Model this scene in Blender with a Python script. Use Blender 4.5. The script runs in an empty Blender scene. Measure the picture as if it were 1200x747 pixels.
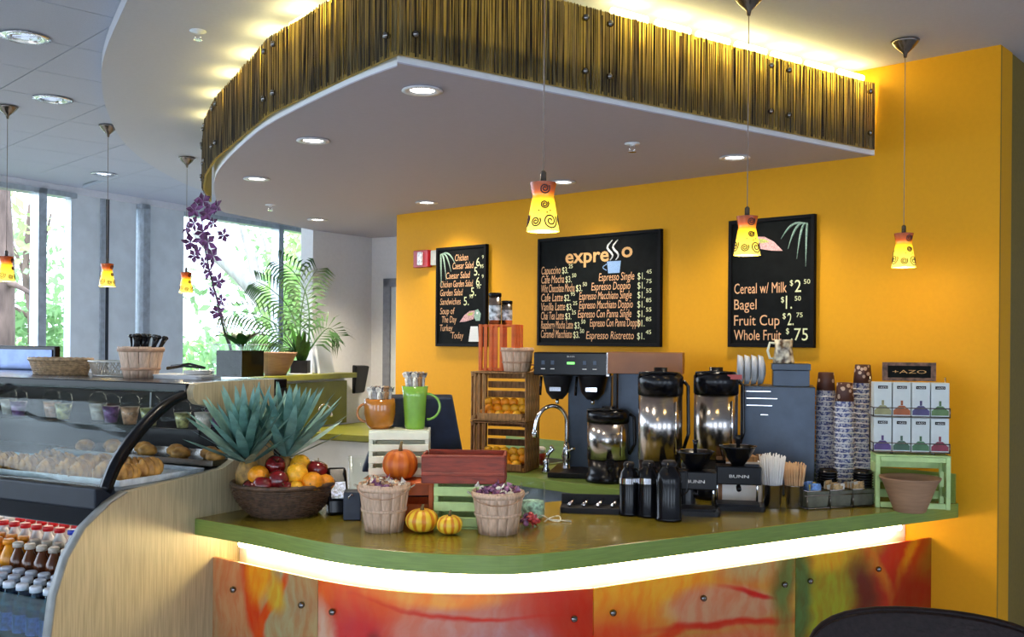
import bpy, math, random
from mathutils import Vector, Matrix
R_ = random.Random(7)
PI = math.pi
# ---------------------------------------------------------------- camera
F = 1150.0; CZ = 1.65; ROLL = 0.008
scn = bpy.context.scene
cam = bpy.data.cameras.new('camera'); camo = bpy.data.objects.new('camera', cam); scn.collection.objects.link(camo)
cam.sensor_width = 36.0; cam.sensor_fit = 'HORIZONTAL'; cam.lens = 36.0 * F / 1200.0
cam.shift_y = 26.5 / 1200.0; cam.clip_start = 0.05; cam.clip_end = 200
rt = Vector((math.cos(ROLL), 0, math.sin(ROLL))); up = Vector((-math.sin(ROLL), 0, math.cos(ROLL)))
camo.matrix_world = Matrix(((rt.x, up.x, 0, 0), (0, 0, -1, 0), (rt.z, up.z, 0, CZ), (0, 0, 0, 1)))
scn.camera = camo
# ---------------------------------------------------------------- world, exposure
scn.view_settings.view_transform = 'Standard'; scn.view_settings.look = 'None'
scn.view_settings.gamma = 1.0; scn.view_settings.use_curve_mapping = False
scn.view_settings.exposure = 0.08
wld = bpy.data.worlds.new('world'); scn.world = wld; wld.use_nodes = True
bg = wld.node_tree.nodes['Background']
bg.inputs[0].default_value = (0.72, 0.84, 1.0, 1); bg.inputs[1].default_value = 6.2
try:
    scn.cycles.use_denoising = True
    scn.cycles.max_bounces = 8; scn.cycles.transparent_max_bounces = 12
    scn.cycles.sample_clamp_indirect = 6.0
    scn.cycles.caustics_reflective = False; scn.cycles.caustics_refractive = False
except Exception:
    pass
SPOT_W = 26.0; PEND_W = 1.6; COVE_E = 17.0; LED_E = 26.0; CASE_W = 3.0
sun = bpy.data.lights.new('sun', 'SUN'); sun.energy = 5.0; sun.angle = 0.02; sun.color = (1, .95, .85)
suno = bpy.data.objects.new('sun', sun); scn.collection.objects.link(suno)
suno.rotation_euler = Vector((-0.25, 0.45, 1.0)).to_track_quat('Z', 'Y').to_euler()
COL = scn.collection
# ---------------------------------------------------------------- picking points of the place
def ray(px, py):
    dx = px - 600; dy = py - 400
    return Vector(((dx + ROLL * dy) / F, 1.0, -(dy - ROLL * dx) / F))
CP = Vector((0, 0, CZ))
def hz(px, py, z):
    r = ray(px, py); return CP + r * ((z - CZ) / r.z)
def hy(px, py, y):
    return CP + ray(px, py) * y
def hp(px, py, p, n):
    r = ray(px, py); p = Vector((p[0], p[1], 0)); n = Vector((n[0], n[1], 0))
    return CP + r * ((p - CP).dot(n) / r.dot(n))
# ---------------------------------------------------------------- materials
def nt(name):
    m = bpy.data.materials.new(name); m.use_nodes = True
    t = m.node_tree; return m, t, t.nodes['Principled BSDF'], t.nodes['Material Output']
def c4(c): return (c[0], c[1], c[2], 1)
def M(name, col, rough=.5, metal=0, var=.12, scale=25, stretch=(1, 1, 1), bump=0.0, col2=None, spec=.5, emis=0, coat=0, detail=4, trans=0, ecol=None):
    m, t, b, out = nt(name)
    tc = t.nodes.new('ShaderNodeTexCoord'); mp = t.nodes.new('ShaderNodeMapping'); mp.inputs['Scale'].default_value = stretch
    nz = t.nodes.new('ShaderNodeTexNoise'); nz.inputs['Scale'].default_value = scale; nz.inputs['Detail'].default_value = detail
    rp = t.nodes.new('ShaderNodeValToRGB')
    t.links.new(tc.outputs['Object'], mp.inputs[0]); t.links.new(mp.outputs[0], nz.inputs['Vector']); t.links.new(nz.outputs['Fac'], rp.inputs[0])
    a = [max(0, x * (1 - var)) for x in col]; c = col2 if col2 else [min(1, x * (1 + var)) for x in col]
    rp.color_ramp.elements[0].position = .35; rp.color_ramp.elements[1].position = .65
    rp.color_ramp.elements[0].color = c4(a); rp.color_ramp.elements[1].color = c4(c)
    t.links.new(rp.outputs[0], b.inputs['Base Color'])
    b.inputs['Roughness'].default_value = rough; b.inputs['Metallic'].default_value = metal
    b.inputs['Specular IOR Level'].default_value = spec; b.inputs['Coat Weight'].default_value = coat
    if trans: b.inputs['Transmission Weight'].default_value = trans
    if emis:
        b.inputs['Emission Color'].default_value = c4(ecol or col); b.inputs['Emission Strength'].default_value = emis
    if bump:
        bp = t.nodes.new('ShaderNodeBump'); bp.inputs['Strength'].default_value = bump; bp.inputs['Distance'].default_value = .01
        t.links.new(nz.outputs['Fac'], bp.inputs['Height']); t.links.new(bp.outputs[0], b.inputs['Normal'])
    return m
def glass(name, tint=(.97, .99, .98), refl=.12, g=.45):
    m, t, b, out = nt(name); t.nodes.remove(b)
    tr = t.nodes.new('ShaderNodeBsdfTransparent'); tr.inputs[0].default_value = c4(tint)
    gl = t.nodes.new('ShaderNodeBsdfGlossy'); gl.inputs['Roughness'].default_value = .03
    lw = t.nodes.new('ShaderNodeLayerWeight'); lw.inputs[0].default_value = .35
    mu = t.nodes.new('ShaderNodeMath'); mu.operation = 'MULTIPLY_ADD'; mu.inputs[1].default_value = g; mu.inputs[2].default_value = refl * .12
    mx = t.nodes.new('ShaderNodeMixShader')
    pw_ = t.nodes.new('ShaderNodeMath'); pw_.operation = 'POWER'; pw_.inputs[1].default_value = 3.5; lw.inputs[0].default_value = .5
    t.links.new(lw.outputs['Facing'], pw_.inputs[0]); t.links.new(pw_.outputs[0], mu.inputs[0]); t.links.new(mu.outputs[0], mx.inputs[0])
    t.links.new(tr.outputs[0], mx.inputs[1]); t.links.new(gl.outputs[0], mx.inputs[2]); t.links.new(mx.outputs[0], out.inputs[0])
    return m
def emit(name, col, s):
    m, t, b, out = nt(name)
    b.inputs['Base Color'].default_value = c4(col); b.inputs['Emission Color'].default_value = c4(col); b.inputs['Emission Strength'].default_value = s
    return m
def translucent(name, col, w=.5, rough=.3, var=.1, scale=30):
    m = M(name, col, rough, var=var, scale=scale); t = m.node_tree; b = t.nodes['Principled BSDF']; out = t.nodes['Material Output']
    tl = t.nodes.new('ShaderNodeBsdfTranslucent'); tl.inputs[0].default_value = c4(col)
    mx = t.nodes.new('ShaderNodeMixShader'); mx.inputs[0].default_value = w
    t.links.new(b.outputs[0], mx.inputs[1]); t.links.new(tl.outputs[0], mx.inputs[2]); t.links.new(mx.outputs[0], out.inputs[0])
    return m
def reedmat():
    m = M('reed_cane', (.012, .007, .004), .5, var=.3, scale=60, stretch=(3, 3, .06), col2=(.50, .37, .15))
    t = m.node_tree; b = t.nodes['Principled BSDF']; out = t.nodes['Material Output']
    rp = [n for n in t.nodes if n.type == 'VALTORGB'][0]; tl = t.nodes.new('ShaderNodeBsdfTranslucent'); t.links.new(rp.outputs[0], tl.inputs[0])
    mx = t.nodes.new('ShaderNodeMixShader'); mx.inputs[0].default_value = .5
    rp.color_ramp.elements[0].position = .44; rp.color_ramp.elements[1].position = .66
    t.links.new(b.outputs[0], mx.inputs[1]); t.links.new(tl.outputs[0], mx.inputs[2]); t.links.new(mx.outputs[0], out.inputs[0])
    return m
def radial(name, n, c1, c2, rough=.45, sharp=.5):
    """stripes that follow the ribs round the vertical axis"""
    m, t, b, out = nt(name)
    tc = t.nodes.new('ShaderNodeTexCoord'); sx = t.nodes.new('ShaderNodeSeparateXYZ'); t.links.new(tc.outputs['Object'], sx.inputs[0])
    at = t.nodes.new('ShaderNodeMath'); at.operation = 'ARCTAN2'; t.links.new(sx.outputs[1], at.inputs[0]); t.links.new(sx.outputs[0], at.inputs[1])
    mu = t.nodes.new('ShaderNodeMath'); mu.operation = 'MULTIPLY'; mu.inputs[1].default_value = n; t.links.new(at.outputs[0], mu.inputs[0])
    cs = t.nodes.new('ShaderNodeMath'); cs.operation = 'COSINE'; t.links.new(mu.outputs[0], cs.inputs[0])
    nz = t.nodes.new('ShaderNodeTexNoise'); nz.inputs['Scale'].default_value = 60; t.links.new(tc.outputs['Object'], nz.inputs['Vector'])
    ad = t.nodes.new('ShaderNodeMath'); ad.operation = 'ADD'; t.links.new(cs.outputs[0], ad.inputs[0]); t.links.new(nz.outputs['Fac'], ad.inputs[1])
    rp = t.nodes.new('ShaderNodeValToRGB'); rp.color_ramp.elements[0].position = 0.1; rp.color_ramp.elements[1].position = sharp
    rp.color_ramp.elements[0].color = c4(c2); rp.color_ramp.elements[1].color = c4(c1)
    t.links.new(ad.outputs[0], rp.inputs[0]); t.links.new(rp.outputs[0], b.inputs['Base Color']); b.inputs['Roughness'].default_value = rough
    return m
def blobs(name, base, base2, bl, rough=.25, dist=.25, seed=0.0, uv=True, w=.12):
    """soft-edged printed picture: patches of colour (cx,cy,rx,ry,angle,colour,softness) in panel units"""
    m, t, b, out = nt(name); N = t.nodes; L = t.links
    tc = N.new('ShaderNodeTexCoord'); src = tc.outputs['UV']
    nz = N.new('ShaderNodeTexNoise'); nz.inputs['Scale'].default_value = 2.2; nz.inputs['Detail'].default_value = 5; nz.noise_dimensions = '4D'; nz.inputs['W'].default_value = seed
    L.new(src, nz.inputs['Vector'])
    sb = N.new('ShaderNodeVectorMath'); sb.operation = 'SUBTRACT'; L.new(nz.outputs['Color'], sb.inputs[0]); sb.inputs[1].default_value = (.5, .5, .5)
    sc = N.new('ShaderNodeVectorMath'); sc.operation = 'SCALE'; L.new(sb.outputs[0], sc.inputs[0]); sc.inputs['Scale'].default_value = dist
    ad = N.new('ShaderNodeVectorMath'); ad.operation = 'ADD'; L.new(src, ad.inputs[0]); L.new(sc.outputs[0], ad.inputs[1])
    rp = N.new('ShaderNodeValToRGB'); L.new(nz.outputs['Fac'], rp.inputs[0])
    rp.color_ramp.elements[0].position = .35; rp.color_ramp.elements[1].position = .65
    rp.color_ramp.elements[0].color = c4(base); rp.color_ramp.elements[1].color = c4(base2)
    cur = rp.outputs[0]
    for (cx, cy, rx, ry, ang, colr, soft) in bl:
        mp = N.new('ShaderNodeMapping'); mp.vector_type = 'TEXTURE'
        mp.inputs['Location'].default_value = (cx, cy, 0); mp.inputs['Rotation'].default_value = (0, 0, math.radians(ang)); mp.inputs['Scale'].default_value = (rx, ry, 1)
        L.new(ad.outputs[0], mp.inputs[0])
        ln = N.new('ShaderNodeVectorMath'); ln.operation = 'LENGTH'; L.new(mp.outputs[0], ln.inputs[0])
        mr = N.new('ShaderNodeMapRange'); mr.interpolation_type = 'SMOOTHSTEP'
        mr.inputs['From Min'].default_value = 1 + soft; mr.inputs['From Max'].default_value = max(0, 1 - soft)
        L.new(ln.outputs['Value'], mr.inputs['Value'])
        mx = N.new('ShaderNodeMix'); mx.data_type = 'RGBA'; L.new(mr.outputs[0], mx.inputs[0]); L.new(cur, mx.inputs[6]); mx.inputs[7].default_value = c4(colr)
        cur = mx.outputs[2]
    mp2 = N.new('ShaderNodeMapping'); mp2.inputs['Rotation'].default_value = (0, 0, .6 + seed); mp2.inputs['Scale'].default_value = (14, 3, 1)
    L.new(ad.outputs[0], mp2.inputs[0]); n2 = N.new('ShaderNodeTexNoise'); n2.inputs['Scale'].default_value = 1.6; n2.inputs['Detail'].default_value = 7; L.new(mp2.outputs[0], n2.inputs['Vector'])
    r2 = N.new('ShaderNodeValToRGB'); r2.color_ramp.elements[0].position = .38; r2.color_ramp.elements[1].position = .62
    r2.color_ramp.elements[0].color = (1.0, .62, .45, 1); r2.color_ramp.elements[1].color = (1, 1, .95, 1); L.new(n2.outputs['Fac'], r2.inputs[0])
    m2 = N.new('ShaderNodeMix'); m2.data_type = 'RGBA'; m2.blend_type = 'MULTIPLY'; m2.inputs[0].default_value = .8; L.new(cur, m2.inputs[6]); L.new(r2.outputs[0], m2.inputs[7]); cur = m2.outputs[2]
    L.new(cur, b.inputs['Base Color']); b.inputs['Roughness'].default_value = rough
    tl = N.new('ShaderNodeBsdfTranslucent'); L.new(cur, tl.inputs[0])
    ms = N.new('ShaderNodeMixShader'); ms.inputs[0].default_value = w
    L.new(b.outputs[0], ms.inputs[1]); L.new(tl.outputs[0], ms.inputs[2]); L.new(ms.outputs[0], out.inputs[0])
    return m

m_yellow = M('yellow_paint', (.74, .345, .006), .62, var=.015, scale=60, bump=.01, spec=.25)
m_oliveshade = M('shaded_olive_paint', (.20, .13, .015), .6, var=.06, scale=60, bump=.03)  # shade of the face turned away is put into this dark colour
m_white = M('white_paint', (.80, .81, .86), .6, var=.02, scale=40)
m_ceil = M('ceiling_paint', (.56, .57, .66), .8, var=.02, scale=90, bump=.03)
m_tile = M('ceiling_tile', (.52, .56, .70), .9, var=.05, scale=300, bump=.08)
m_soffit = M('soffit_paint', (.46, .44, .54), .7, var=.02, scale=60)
m_lip = M('soffit_lip', (.78, .82, .90), .6, var=.02)
m_floor = M('floor_tile', (.55, .52, .48), .4, var=.15, scale=4)
m_grey = M('grey_panel', (.74, .80, .86), .5, var=.05, scale=8)
m_mull = M('mullion_metal', (.55, .60, .66), .35, .6)
m_mulld = M('dark_mullion', (.03, .035, .05), .4)
m_green = M('green_stained_bamboo', (.20, .29, .06), .35, var=.10, scale=6, stretch=(2, 2, 40), bump=.02, coat=.15, detail=8)
m_topreflect = M('green_top_wall_reflection', (.22, .17, .014), .26, var=.2, scale=6, stretch=(3, 14, 1), bump=.015, coat=.2, detail=8)  # reflected yellow of the wall is put into the top's olive colour
m_olsplash = M('green_backsplash', (.19, .20, .02), .4, var=.12, scale=9)
m_wood = M('pale_maple_laminate', (.44, .37, .23), .42, var=.16, scale=16, stretch=(12, 12, .5), bump=.015, detail=6)
m_black = M('black_plastic', (.004, .0045, .007), .22, var=.2, spec=.3)
m_blackm = M('black_matt', (.009, .009, .012), .5, var=.2, spec=.25)
m_blueblk = M('dark_blue_plastic', (.010, .020, .045), .42, var=.2)
m_chrome = M('chrome', (.85, .86, .9), .08, 1, var=.03)
m_steel = M('brushed_steel', (.46, .43, .41), .22, 1, var=.1, scale=30, stretch=(1, 1, 18))
m_bluesteel = M('blue_grey_steel', (.05, .072, .11), .36, .3, var=.15, scale=12)
m_bronze = M('dark_bronze', (.22, .19, .17), .22, .9, var=.15)
m_reed = reedmat()
m_resin = translucent('clear_resin', (.75, .62, .28), .85, .3, var=.4, scale=40)
m_cream = M('cream_paint', (.80, .80, .62), .5, var=.05)
m_lgreen = M('pale_green_paint', (.48, .68, .28), .5, var=.08)
m_orangep = M('orange_paint', (.72, .14, .02), .5, var=.12)
m_redwood = M('red_stained_wood', (.27, .035, .012), .5, var=.3, scale=20, stretch=(1, 1, 6))
m_brownw = M('brown_crate_wood', (.38, .20, .075), .6, var=.35, scale=30, stretch=(5, 5, 1), bump=.1)
m_brownd = M('dark_crate_wood', (.22, .10, .035), .6, var=.35, scale=30, stretch=(5, 5, 1), bump=.1)
m_basketw = M('thin_basket_wood', (.60, .42, .30), .6, var=.18, scale=40, stretch=(4, 4, .6), bump=.05)
m_basketb = M('basket_band_wood', (.45, .27, .17), .6, var=.2, scale=40)
m_wicker = M('dark_wicker', (.085, .045, .025), .55, var=.5, scale=60)
m_rattan = M('tan_rattan', (.38, .25, .13), .55, var=.4, scale=60)
m_wire = M('silver_wire', (.50, .50, .46), .35, .5, var=.2)
m_orange = M('orange_peel', (.90, .33, .01), .35, var=.10, scale=150, bump=.2)
m_orangey = M('yellow_orange_peel', (.90, .45, .02), .32, var=.12, scale=150, bump=.2)
m_apple = M('dark_red_apple', (.16, .008, .01), .18, var=.5, scale=30, coat=.5)
m_stem = M('dry_stem', (.16, .11, .04), .8)
m_pine = M('pineapple_skin', (.35, .20, .05), .6, var=.4, scale=40, bump=.4)
m_pleaf = M('pineapple_leaf', (.11, .26, .23), .5, var=.3, scale=18, col2=(.20, .40, .36))
m_pumpkin = radial('pumpkin_skin', 10, (.62, .15, .010), (.50, .095, .006), .45, .9)
m_gourd = radial('striped_gourd', 10, (.86, .58, .04), (.66, .22, .01), .4, .45)
m_mugo = M('amber_glaze', (.42, .15, .015), .15, var=.15, coat=.5)
m_mugg = M('green_glaze', (.20, .42, .05), .12, var=.08, coat=.6)
m_paper = M('white_paper', (.80, .80, .80), .7, var=.04)
m_pack1 = M('packet_wrap', (.75, .68, .60), .4, var=.5, scale=90)
m_purple = M('purple_wrap', (.09, .01, .11), .25, var=.8, scale=60, col2=(.45, .20, .40))
m_redwrap = M('red_wrap', (.45, .01, .03), .25, var=.6, scale=80, col2=(.8, .1, .12))
m_gold = M('gold_wrap', (.28, .10, .03), .3, var=.6, scale=70, col2=(.75, .5, .3))
m_glass = glass('clear_glass'); m_glassw = glass('window_glass', (.98, .99, 1), .08); m_glasst = glass('display_glass', (.93, .96, .95), .06, .05)
m_plasticc = glass('clear_plastic', (.88, .90, .92), .3)
m_board = M('chalkboard', (.004, .005, .005), .7, var=.3, spec=.1)
m_bframe = M('black_frame_wood', (.004, .004, .005), .6, spec=.12)
m_chalko = M('orange_chalk', (.75, .42, .22), .9, var=.2, scale=300)
m_chalky = M('yellow_chalk', (.75, .78, .45), .9, var=.2, scale=300)
m_chalkw = M('white_chalk', (.8, .8, .78), .9, var=.1, scale=300)
m_chalkb = M('blue_chalk', (.22, .36, .62), .9, var=.2, scale=300)
m_chalkt = M('tan_chalk', (.58, .34, .14), .9, var=.2, scale=300)
m_chalkg = M('green_chalk', (.30, .45, .36), .9, var=.3, scale=200)
m_chalkp = M('pink_chalk', (.62, .36, .36), .9, var=.3, scale=200)
m_chalkl = M('lime_chalk', (.45, .50, .14), .9, var=.3, scale=200)
m_clay = M('terracotta', (.33, .19, .11), .6, var=.12, scale=12, stretch=(1, 1, 8), bump=.05)
m_leather = M('dark_leather', (.012, .006, .006), .5, var=.3, scale=90, bump=.2, spec=.2)
m_leaf = M('glossy_leaf', (.035, .12, .02), .4, var=.4)
m_petal = M('purple_petal', (.10, .012, .07), .5, var=.5, scale=60, col2=(.30, .10, .30))
m_moss = M('dark_moss', (.010, .013, .006), .95, var=.5, bump=.5, spec=.05)
m_brown = M('copper_brown', (.26, .09, .02), .35, var=.2, scale=6)
m_pastry = M('baked_pastry', (.55, .24, .05), .45, var=.5, scale=28, col2=(.80, .42, .10), bump=.15)
m_trayw = M('tray_paper', (.7, .75, .78), .5, var=.2)
m_bark = M('tree_bark', (.16, .11, .09), .9, var=.4, scale=10, stretch=(1, 1, .3), bump=.4)
m_barkw = M('pale_bark', (.40, .38, .36), .9, var=.3, scale=10, stretch=(1, 1, .3), bump=.3)
m_fol1 = translucent('foliage_light', (.40, .62, .22), .4, .6, var=.5, scale=1.4)
m_fol2 = translucent('foliage_dark', (.24, .42, .18), .4, .6, var=.5, scale=1.4)
m_lawn = M('lawn', (.09, .115, .06), .9, var=.4, scale=1.5)
m_hot = emit('lamp_face', (1, .97, .9), 14); m_cove = emit('cove_lamp', (1, .86, .33), COVE_E); m_led = emit('led_strip', (1, .80, .38), LED_E)
m_screen = emit('green_display', (.25, 1, .2), 1.2)

# ---------------------------------------------------------------- mesh building
class MB:
    def __init__(s): s.v = []; s.f = []; s.sm = []; s.mi = []; s.cur = 0
    def add(s, vs, fs, smooth=False, X=None):
        o = len(s.v)
        for v in vs:
            v = Vector(v)
            s.v.append(tuple(X @ v) if X is not None else tuple(v))
        for f in fs: s.f.append(tuple(i + o for i in f)); s.sm.append(smooth); s.mi.append(s.cur)
        return s
    def box(s, c, d, X=None):
        x, y, z = c; a, b, h = d[0] / 2, d[1] / 2, d[2] / 2
        vs = [(x + i * a, y + j * b, z + k * h) for i in (-1, 1) for j in (-1, 1) for k in (-1, 1)]
        return s.add(vs, [(0, 1, 3, 2), (4, 6, 7, 5), (0, 4, 5, 1), (2, 3, 7, 6), (0, 2, 6, 4), (1, 5, 7, 3)], False, X)
    def rbox(s, c, d, r, X=None, axis='z', n=5):
        """box with rounded corners about one axis"""
        a, b, h = {'z': (d[0], d[1], d[2]), 'y': (d[0], d[2], d[1]), 'x': (d[1], d[2], d[0])}[axis]
        pts = []
        for (sx, sy, a0) in ((1, 1, 0), (-1, 1, 90), (-1, -1, 180), (1, -1, 270)):
            for k in range(n + 1):
                t = math.radians(a0 + 90 * k / n)
                pts.append((sx * (a / 2 - r) + r * math.cos(t), sy * (b / 2 - r) + r * math.sin(t)))
        m = len(pts); f = lambda p, q: {'z': (p[0], p[1], q), 'y': (p[0], q, p[1]), 'x': (q, p[0], p[1])}[axis]
        vs = [Vector(f(p, -h / 2)) + Vector(c) for p in pts] + [Vector(f(p, h / 2)) + Vector(c) for p in pts]
        fs = [(i, (i + 1) % m, (i + 1) % m + m, i + m) for i in range(m)] + [tuple(reversed(range(m))), tuple(range(m, 2 * m))]
        return s.add(vs, fs, False, X)
    def lathe(s, prof, seg=24, c=(0, 0, 0), X=None, smooth=True, caps=True, mod=None):
        vs = []; n = len(prof)
        for (r, z) in prof:
            for k in range(seg):
                a = 2 * PI * k / seg; q = r * (mod(a, z) if mod else 1)
                vs.append((c[0] + q * math.cos(a), c[1] + q * math.sin(a), c[2] + z))
        fs = [(i * seg + k, i * seg + (k + 1) % seg, (i + 1) * seg + (k + 1) % seg, (i + 1) * seg + k) for i in range(n - 1) for k in range(seg)]
        s.add(vs, fs, smooth, X)
        if caps:
            o = len(s.v) - len(vs)
            if prof[0][0] > 1e-4: s.f.append(tuple(o + k for k in reversed(range(seg)))); s.sm.append(False); s.mi.append(s.cur)
            if prof[-1][0] > 1e-4: s.f.append(tuple(o + (n - 1) * seg + k for k in range(seg))); s.sm.append(False); s.mi.append(s.cur)
        return s
    def cyl(s, c, r, h, seg=20, r2=None, X=None):
        return s.lathe([(r, 0), (r if r2 is None else r2, h)], seg, c, X)
    def sphere(s, c, r, seg=16, ring=10, sq=1.0, X=None):
        return s.lathe([(max(1e-5, r * math.sin(PI * k / ring)), -r * sq * math.cos(PI * k / ring)) for k in range(ring + 1)], seg, c, X, caps=False)
    def tube(s, path, r, seg=8, closed=False, X=None):
        P = [Vector(p) for p in path]; n = len(P); vs = []
        rr = r if isinstance(r, (list, tuple)) else [r] * n
        u = None
        for i in range(n):
            if closed: t = P[(i + 1) % n] - P[i - 1]
            else: t = P[min(i + 1, n - 1)] - P[max(i - 1, 0)]
            if t.length < 1e-9: t = Vector((0, 0, 1))
            t.normalize()
            if u is None:
                u = t.cross(Vector((0, 0, 1)));
                if u.length < .05: u = t.cross(Vector((0, 1, 0)))
            u = (u - t * u.dot(t)).normalized(); w = t.cross(u)
            for k in range(seg):
                a = 2 * PI * k / seg; vs.append(P[i] + (u * math.cos(a) + w * math.sin(a)) * rr[i])
        m = n if closed else n - 1
        fs = [(i * seg + k, i * seg + (k + 1) % seg, ((i + 1) % n) * seg + (k + 1) % seg, ((i + 1) % n) * seg + k) for i in range(m) for k in range(seg)]
        if not closed: fs += [tuple(reversed(range(seg))), tuple((n - 1) * seg + k for k in range(seg))]
        return s.add(vs, fs, seg > 4, X)
    def prism(s, poly, z0, z1, X=None):
        n = len(poly); vs = [(p[0], p[1], z0) for p in poly] + [(p[0], p[1], z1) for p in poly]
        return s.add(vs, [(i, (i + 1) % n, (i + 1) % n + n, i + n) for i in range(n)] + [tuple(reversed(range(n))), tuple(range(n, 2 * n))], False, X)
    def slab(s, poly3, off):
        """planar outline in space, thickened by off"""
        n = len(poly3); off = Vector(off); vs = [Vector(p) for p in poly3] + [Vector(p) + off for p in poly3]
        return s.add(vs, [(i, (i + 1) % n, (i + 1) % n + n, i + n) for i in range(n)] + [tuple(reversed(range(n))), tuple(range(n, 2 * n))])
    def strip(s, A, B, thick=None, smooth=True):
        """sheet between two polylines; thick: offset vector list for a second skin"""
        n = len(A)
        if thick is None:
            return s.add(list(A) + list(B), [(i, i + 1, n + i + 1, n + i) for i in range(n - 1)], smooth)
        A2 = [Vector(a) + Vector(t) for a, t in zip(A, thick)]; B2 = [Vector(b) + Vector(t) for b, t in zip(B, thick)]
        fs = [(i, i + 1, n + i + 1, n + i) for i in range(n - 1)] + [(2 * n + i + 1, 2 * n + i, 3 * n + i, 3 * n + i + 1) for i in range(n - 1)]
        fs += [(i + 1, i, 2 * n + i, 2 * n + i + 1) for i in range(n - 1)] + [(n + i, n + i + 1, 3 * n + i + 1, 3 * n + i) for i in range(n - 1)]
        fs += [(0, n, 3 * n, 2 * n), (n - 1, 2 * n - 1 + n * 1 - n, 0, 0)][:1] + [(n - 1, 3 * n - 1, 4 * n - 1, 2 * n - 1)]
        return s.add(list(A) + list(B) + A2 + B2, fs, smooth)
    def mesh(s, name, mats):
        me = bpy.data.meshes.new(name); me.from_pydata(s.v, [], s.f)
        for m in (mats if isinstance(mats, (list, tuple)) else [mats]): me.materials.append(m)
        me.polygons.foreach_set('use_smooth', s.sm); me.polygons.foreach_set('material_index', s.mi); me.update()
        return me
    def build(s, name, mats, parent=None, bev=0, loc=None, rz=0):
        o = bpy.data.objects.new(name, s.mesh(name, mats)); COL.objects.link(o)
        if parent is not None: o.parent = parent
        if loc is not None: o.location = loc
        if rz: o.rotation_euler.z = rz
        if bev:
            b = o.modifiers.new('bevel', 'BEVEL'); b.width = bev; b.segments = 2; b.limit_method = 'ANGLE'
        return o
def tag(o, label, cat, group=None, kind=None):
    if label: o['label'] = label
    if cat: o['category'] = cat
    if group: o['group'] = group
    if kind: o['kind'] = kind
    return o
def thing(name, label, cat, loc=(0, 0, 0), rz=0, group=None):
    o = bpy.data.objects.new(name, None); COL.objects.link(o); o.location = loc; o.rotation_euler = (0, 0, rz); o.empty_display_size = .05
    return tag(o, label, cat, group)
def struct(o): o['kind'] = 'structure'; return o
KIDS = {}
def dup(o, loc=None, rz=None, label=None, group=None, parent=None, rot=None):
    c = o.copy(); COL.objects.link(c); c.parent = parent
    for ch in list(o.children): dup(ch, parent=c)
    if loc is not None: c.location = loc
    if rz is not None: c.rotation_euler = (0, 0, rz)
    if rot is not None: c.rotation_euler = rot
    if label: c['label'] = label
    if group: c['group'] = group
    return c
BC = {}
def boxp(name, mat, parent, c, d, rot=None, bev=.0015):
    key = (round(d[0], 4), round(d[1], 4), round(d[2], 4), mat.name)
    if key not in BC: BC[key] = MB().box((0, 0, 0), d).mesh(name, mat)
    o = bpy.data.objects.new(name, BC[key]); COL.objects.link(o); o.parent = parent; o.location = c
    if rot: o.rotation_euler = rot
    if bev:
        b = o.modifiers.new('bevel', 'BEVEL'); b.width = min(bev, min(d) * .3); b.segments = 1
    return o
def copyp(o, parent, loc=None, rot=None, scale=None):
    c = o.copy(); COL.objects.link(c); c.parent = parent
    if loc is not None: c.location = loc
    if rot is not None: c.rotation_euler = rot
    if scale is not None: c.scale = scale
    return c
def text(body, parent, x, z, w, h, mat, y=-.004, name='lettering', ital=0, depth=.0008, off=0.0, rotx=PI / 2):
    cu = bpy.data.curves.new('t', 'FONT'); cu.body = body; cu.size = 1; cu.extrude = 0; cu.offset = off; cu.resolution_u = 3; cu.shear = ital
    o = bpy.data.objects.new('t', cu); me = bpy.data.meshes.new_from_object(o)
    bpy.data.objects.remove(o); bpy.data.curves.remove(cu)
    xs = [v.co.x for v in me.vertices]; ys = [v.co.y for v in me.vertices]
    if not xs: return None
    sx = w / (max(xs) - min(xs)); sy = h / .9; x0 = min(xs)
    for v in me.vertices: v.co = Vector(((v.co.x - x0) * sx, 0, v.co.y * sy))
    me.materials.clear(); me.materials.append(mat); me.name = name
    ob = bpy.data.objects.new(name, me); COL.objects.link(ob); ob.parent = parent; ob.location = (x, y, z)
    return ob

# ---------------------------------------------------------------- frames of the place
Wo = Vector((1.697, 3.714, 0)); wd = Vector((-.734, .679, 0)); wn = Vector((-.679, -.734, 0)); WR = math.atan2(-.679, .734)
def wpt(s, z=0, out=0): v = Wo + wd * s + wn * out; return Vector((v.x, v.y, z))
Po = Vector((-1.053, 3.271, 0)); pd = Vector((.454, .891, 0)); pw = Vector((-.891, .454, 0))
def ppt(u, w, z): v = Po + pd * u + pw * w; return Vector((v.x, v.y, z))
Lo = Vector((-3.77, 7.2, 0)); ld = Vector((.482, .876, 0)).normalized(); ln = Vector((ld.y, -ld.x, 0)); LR = math.atan2(ld.y, ld.x)
def lpt(s, z=0, out=0): v = Lo + ld * s + ln * out; return Vector((v.x, v.y, z))
HC = 2.76; HT = 2.81; HS = 2.408; K = 1.044; CT = 1.05
def wallbox(name, p, q, z0, z1, th, mat, parent=None, side=1):
    """upright slab between two plan points, thickness to the side"""
    p = Vector((p[0], p[1], 0)); q = Vector((q[0], q[1], 0)); d = (q - p).normalized(); n = Vector((d.y, -d.x, 0)) * th * side
    b = MB().prism([p, q, q + n, p + n] if side < 0 else [p, p + n, q + n, q], z0, z1)
    return b.build(name, mat, parent)

# ---------------------------------------------------------------- shell
fl = struct(MB().prism([lpt(-14), Vector((8, -3.8, 0)), Vector((8, 12, 0)), lpt(5.4)], -.1, 0).build('floor', m_floor))
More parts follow.
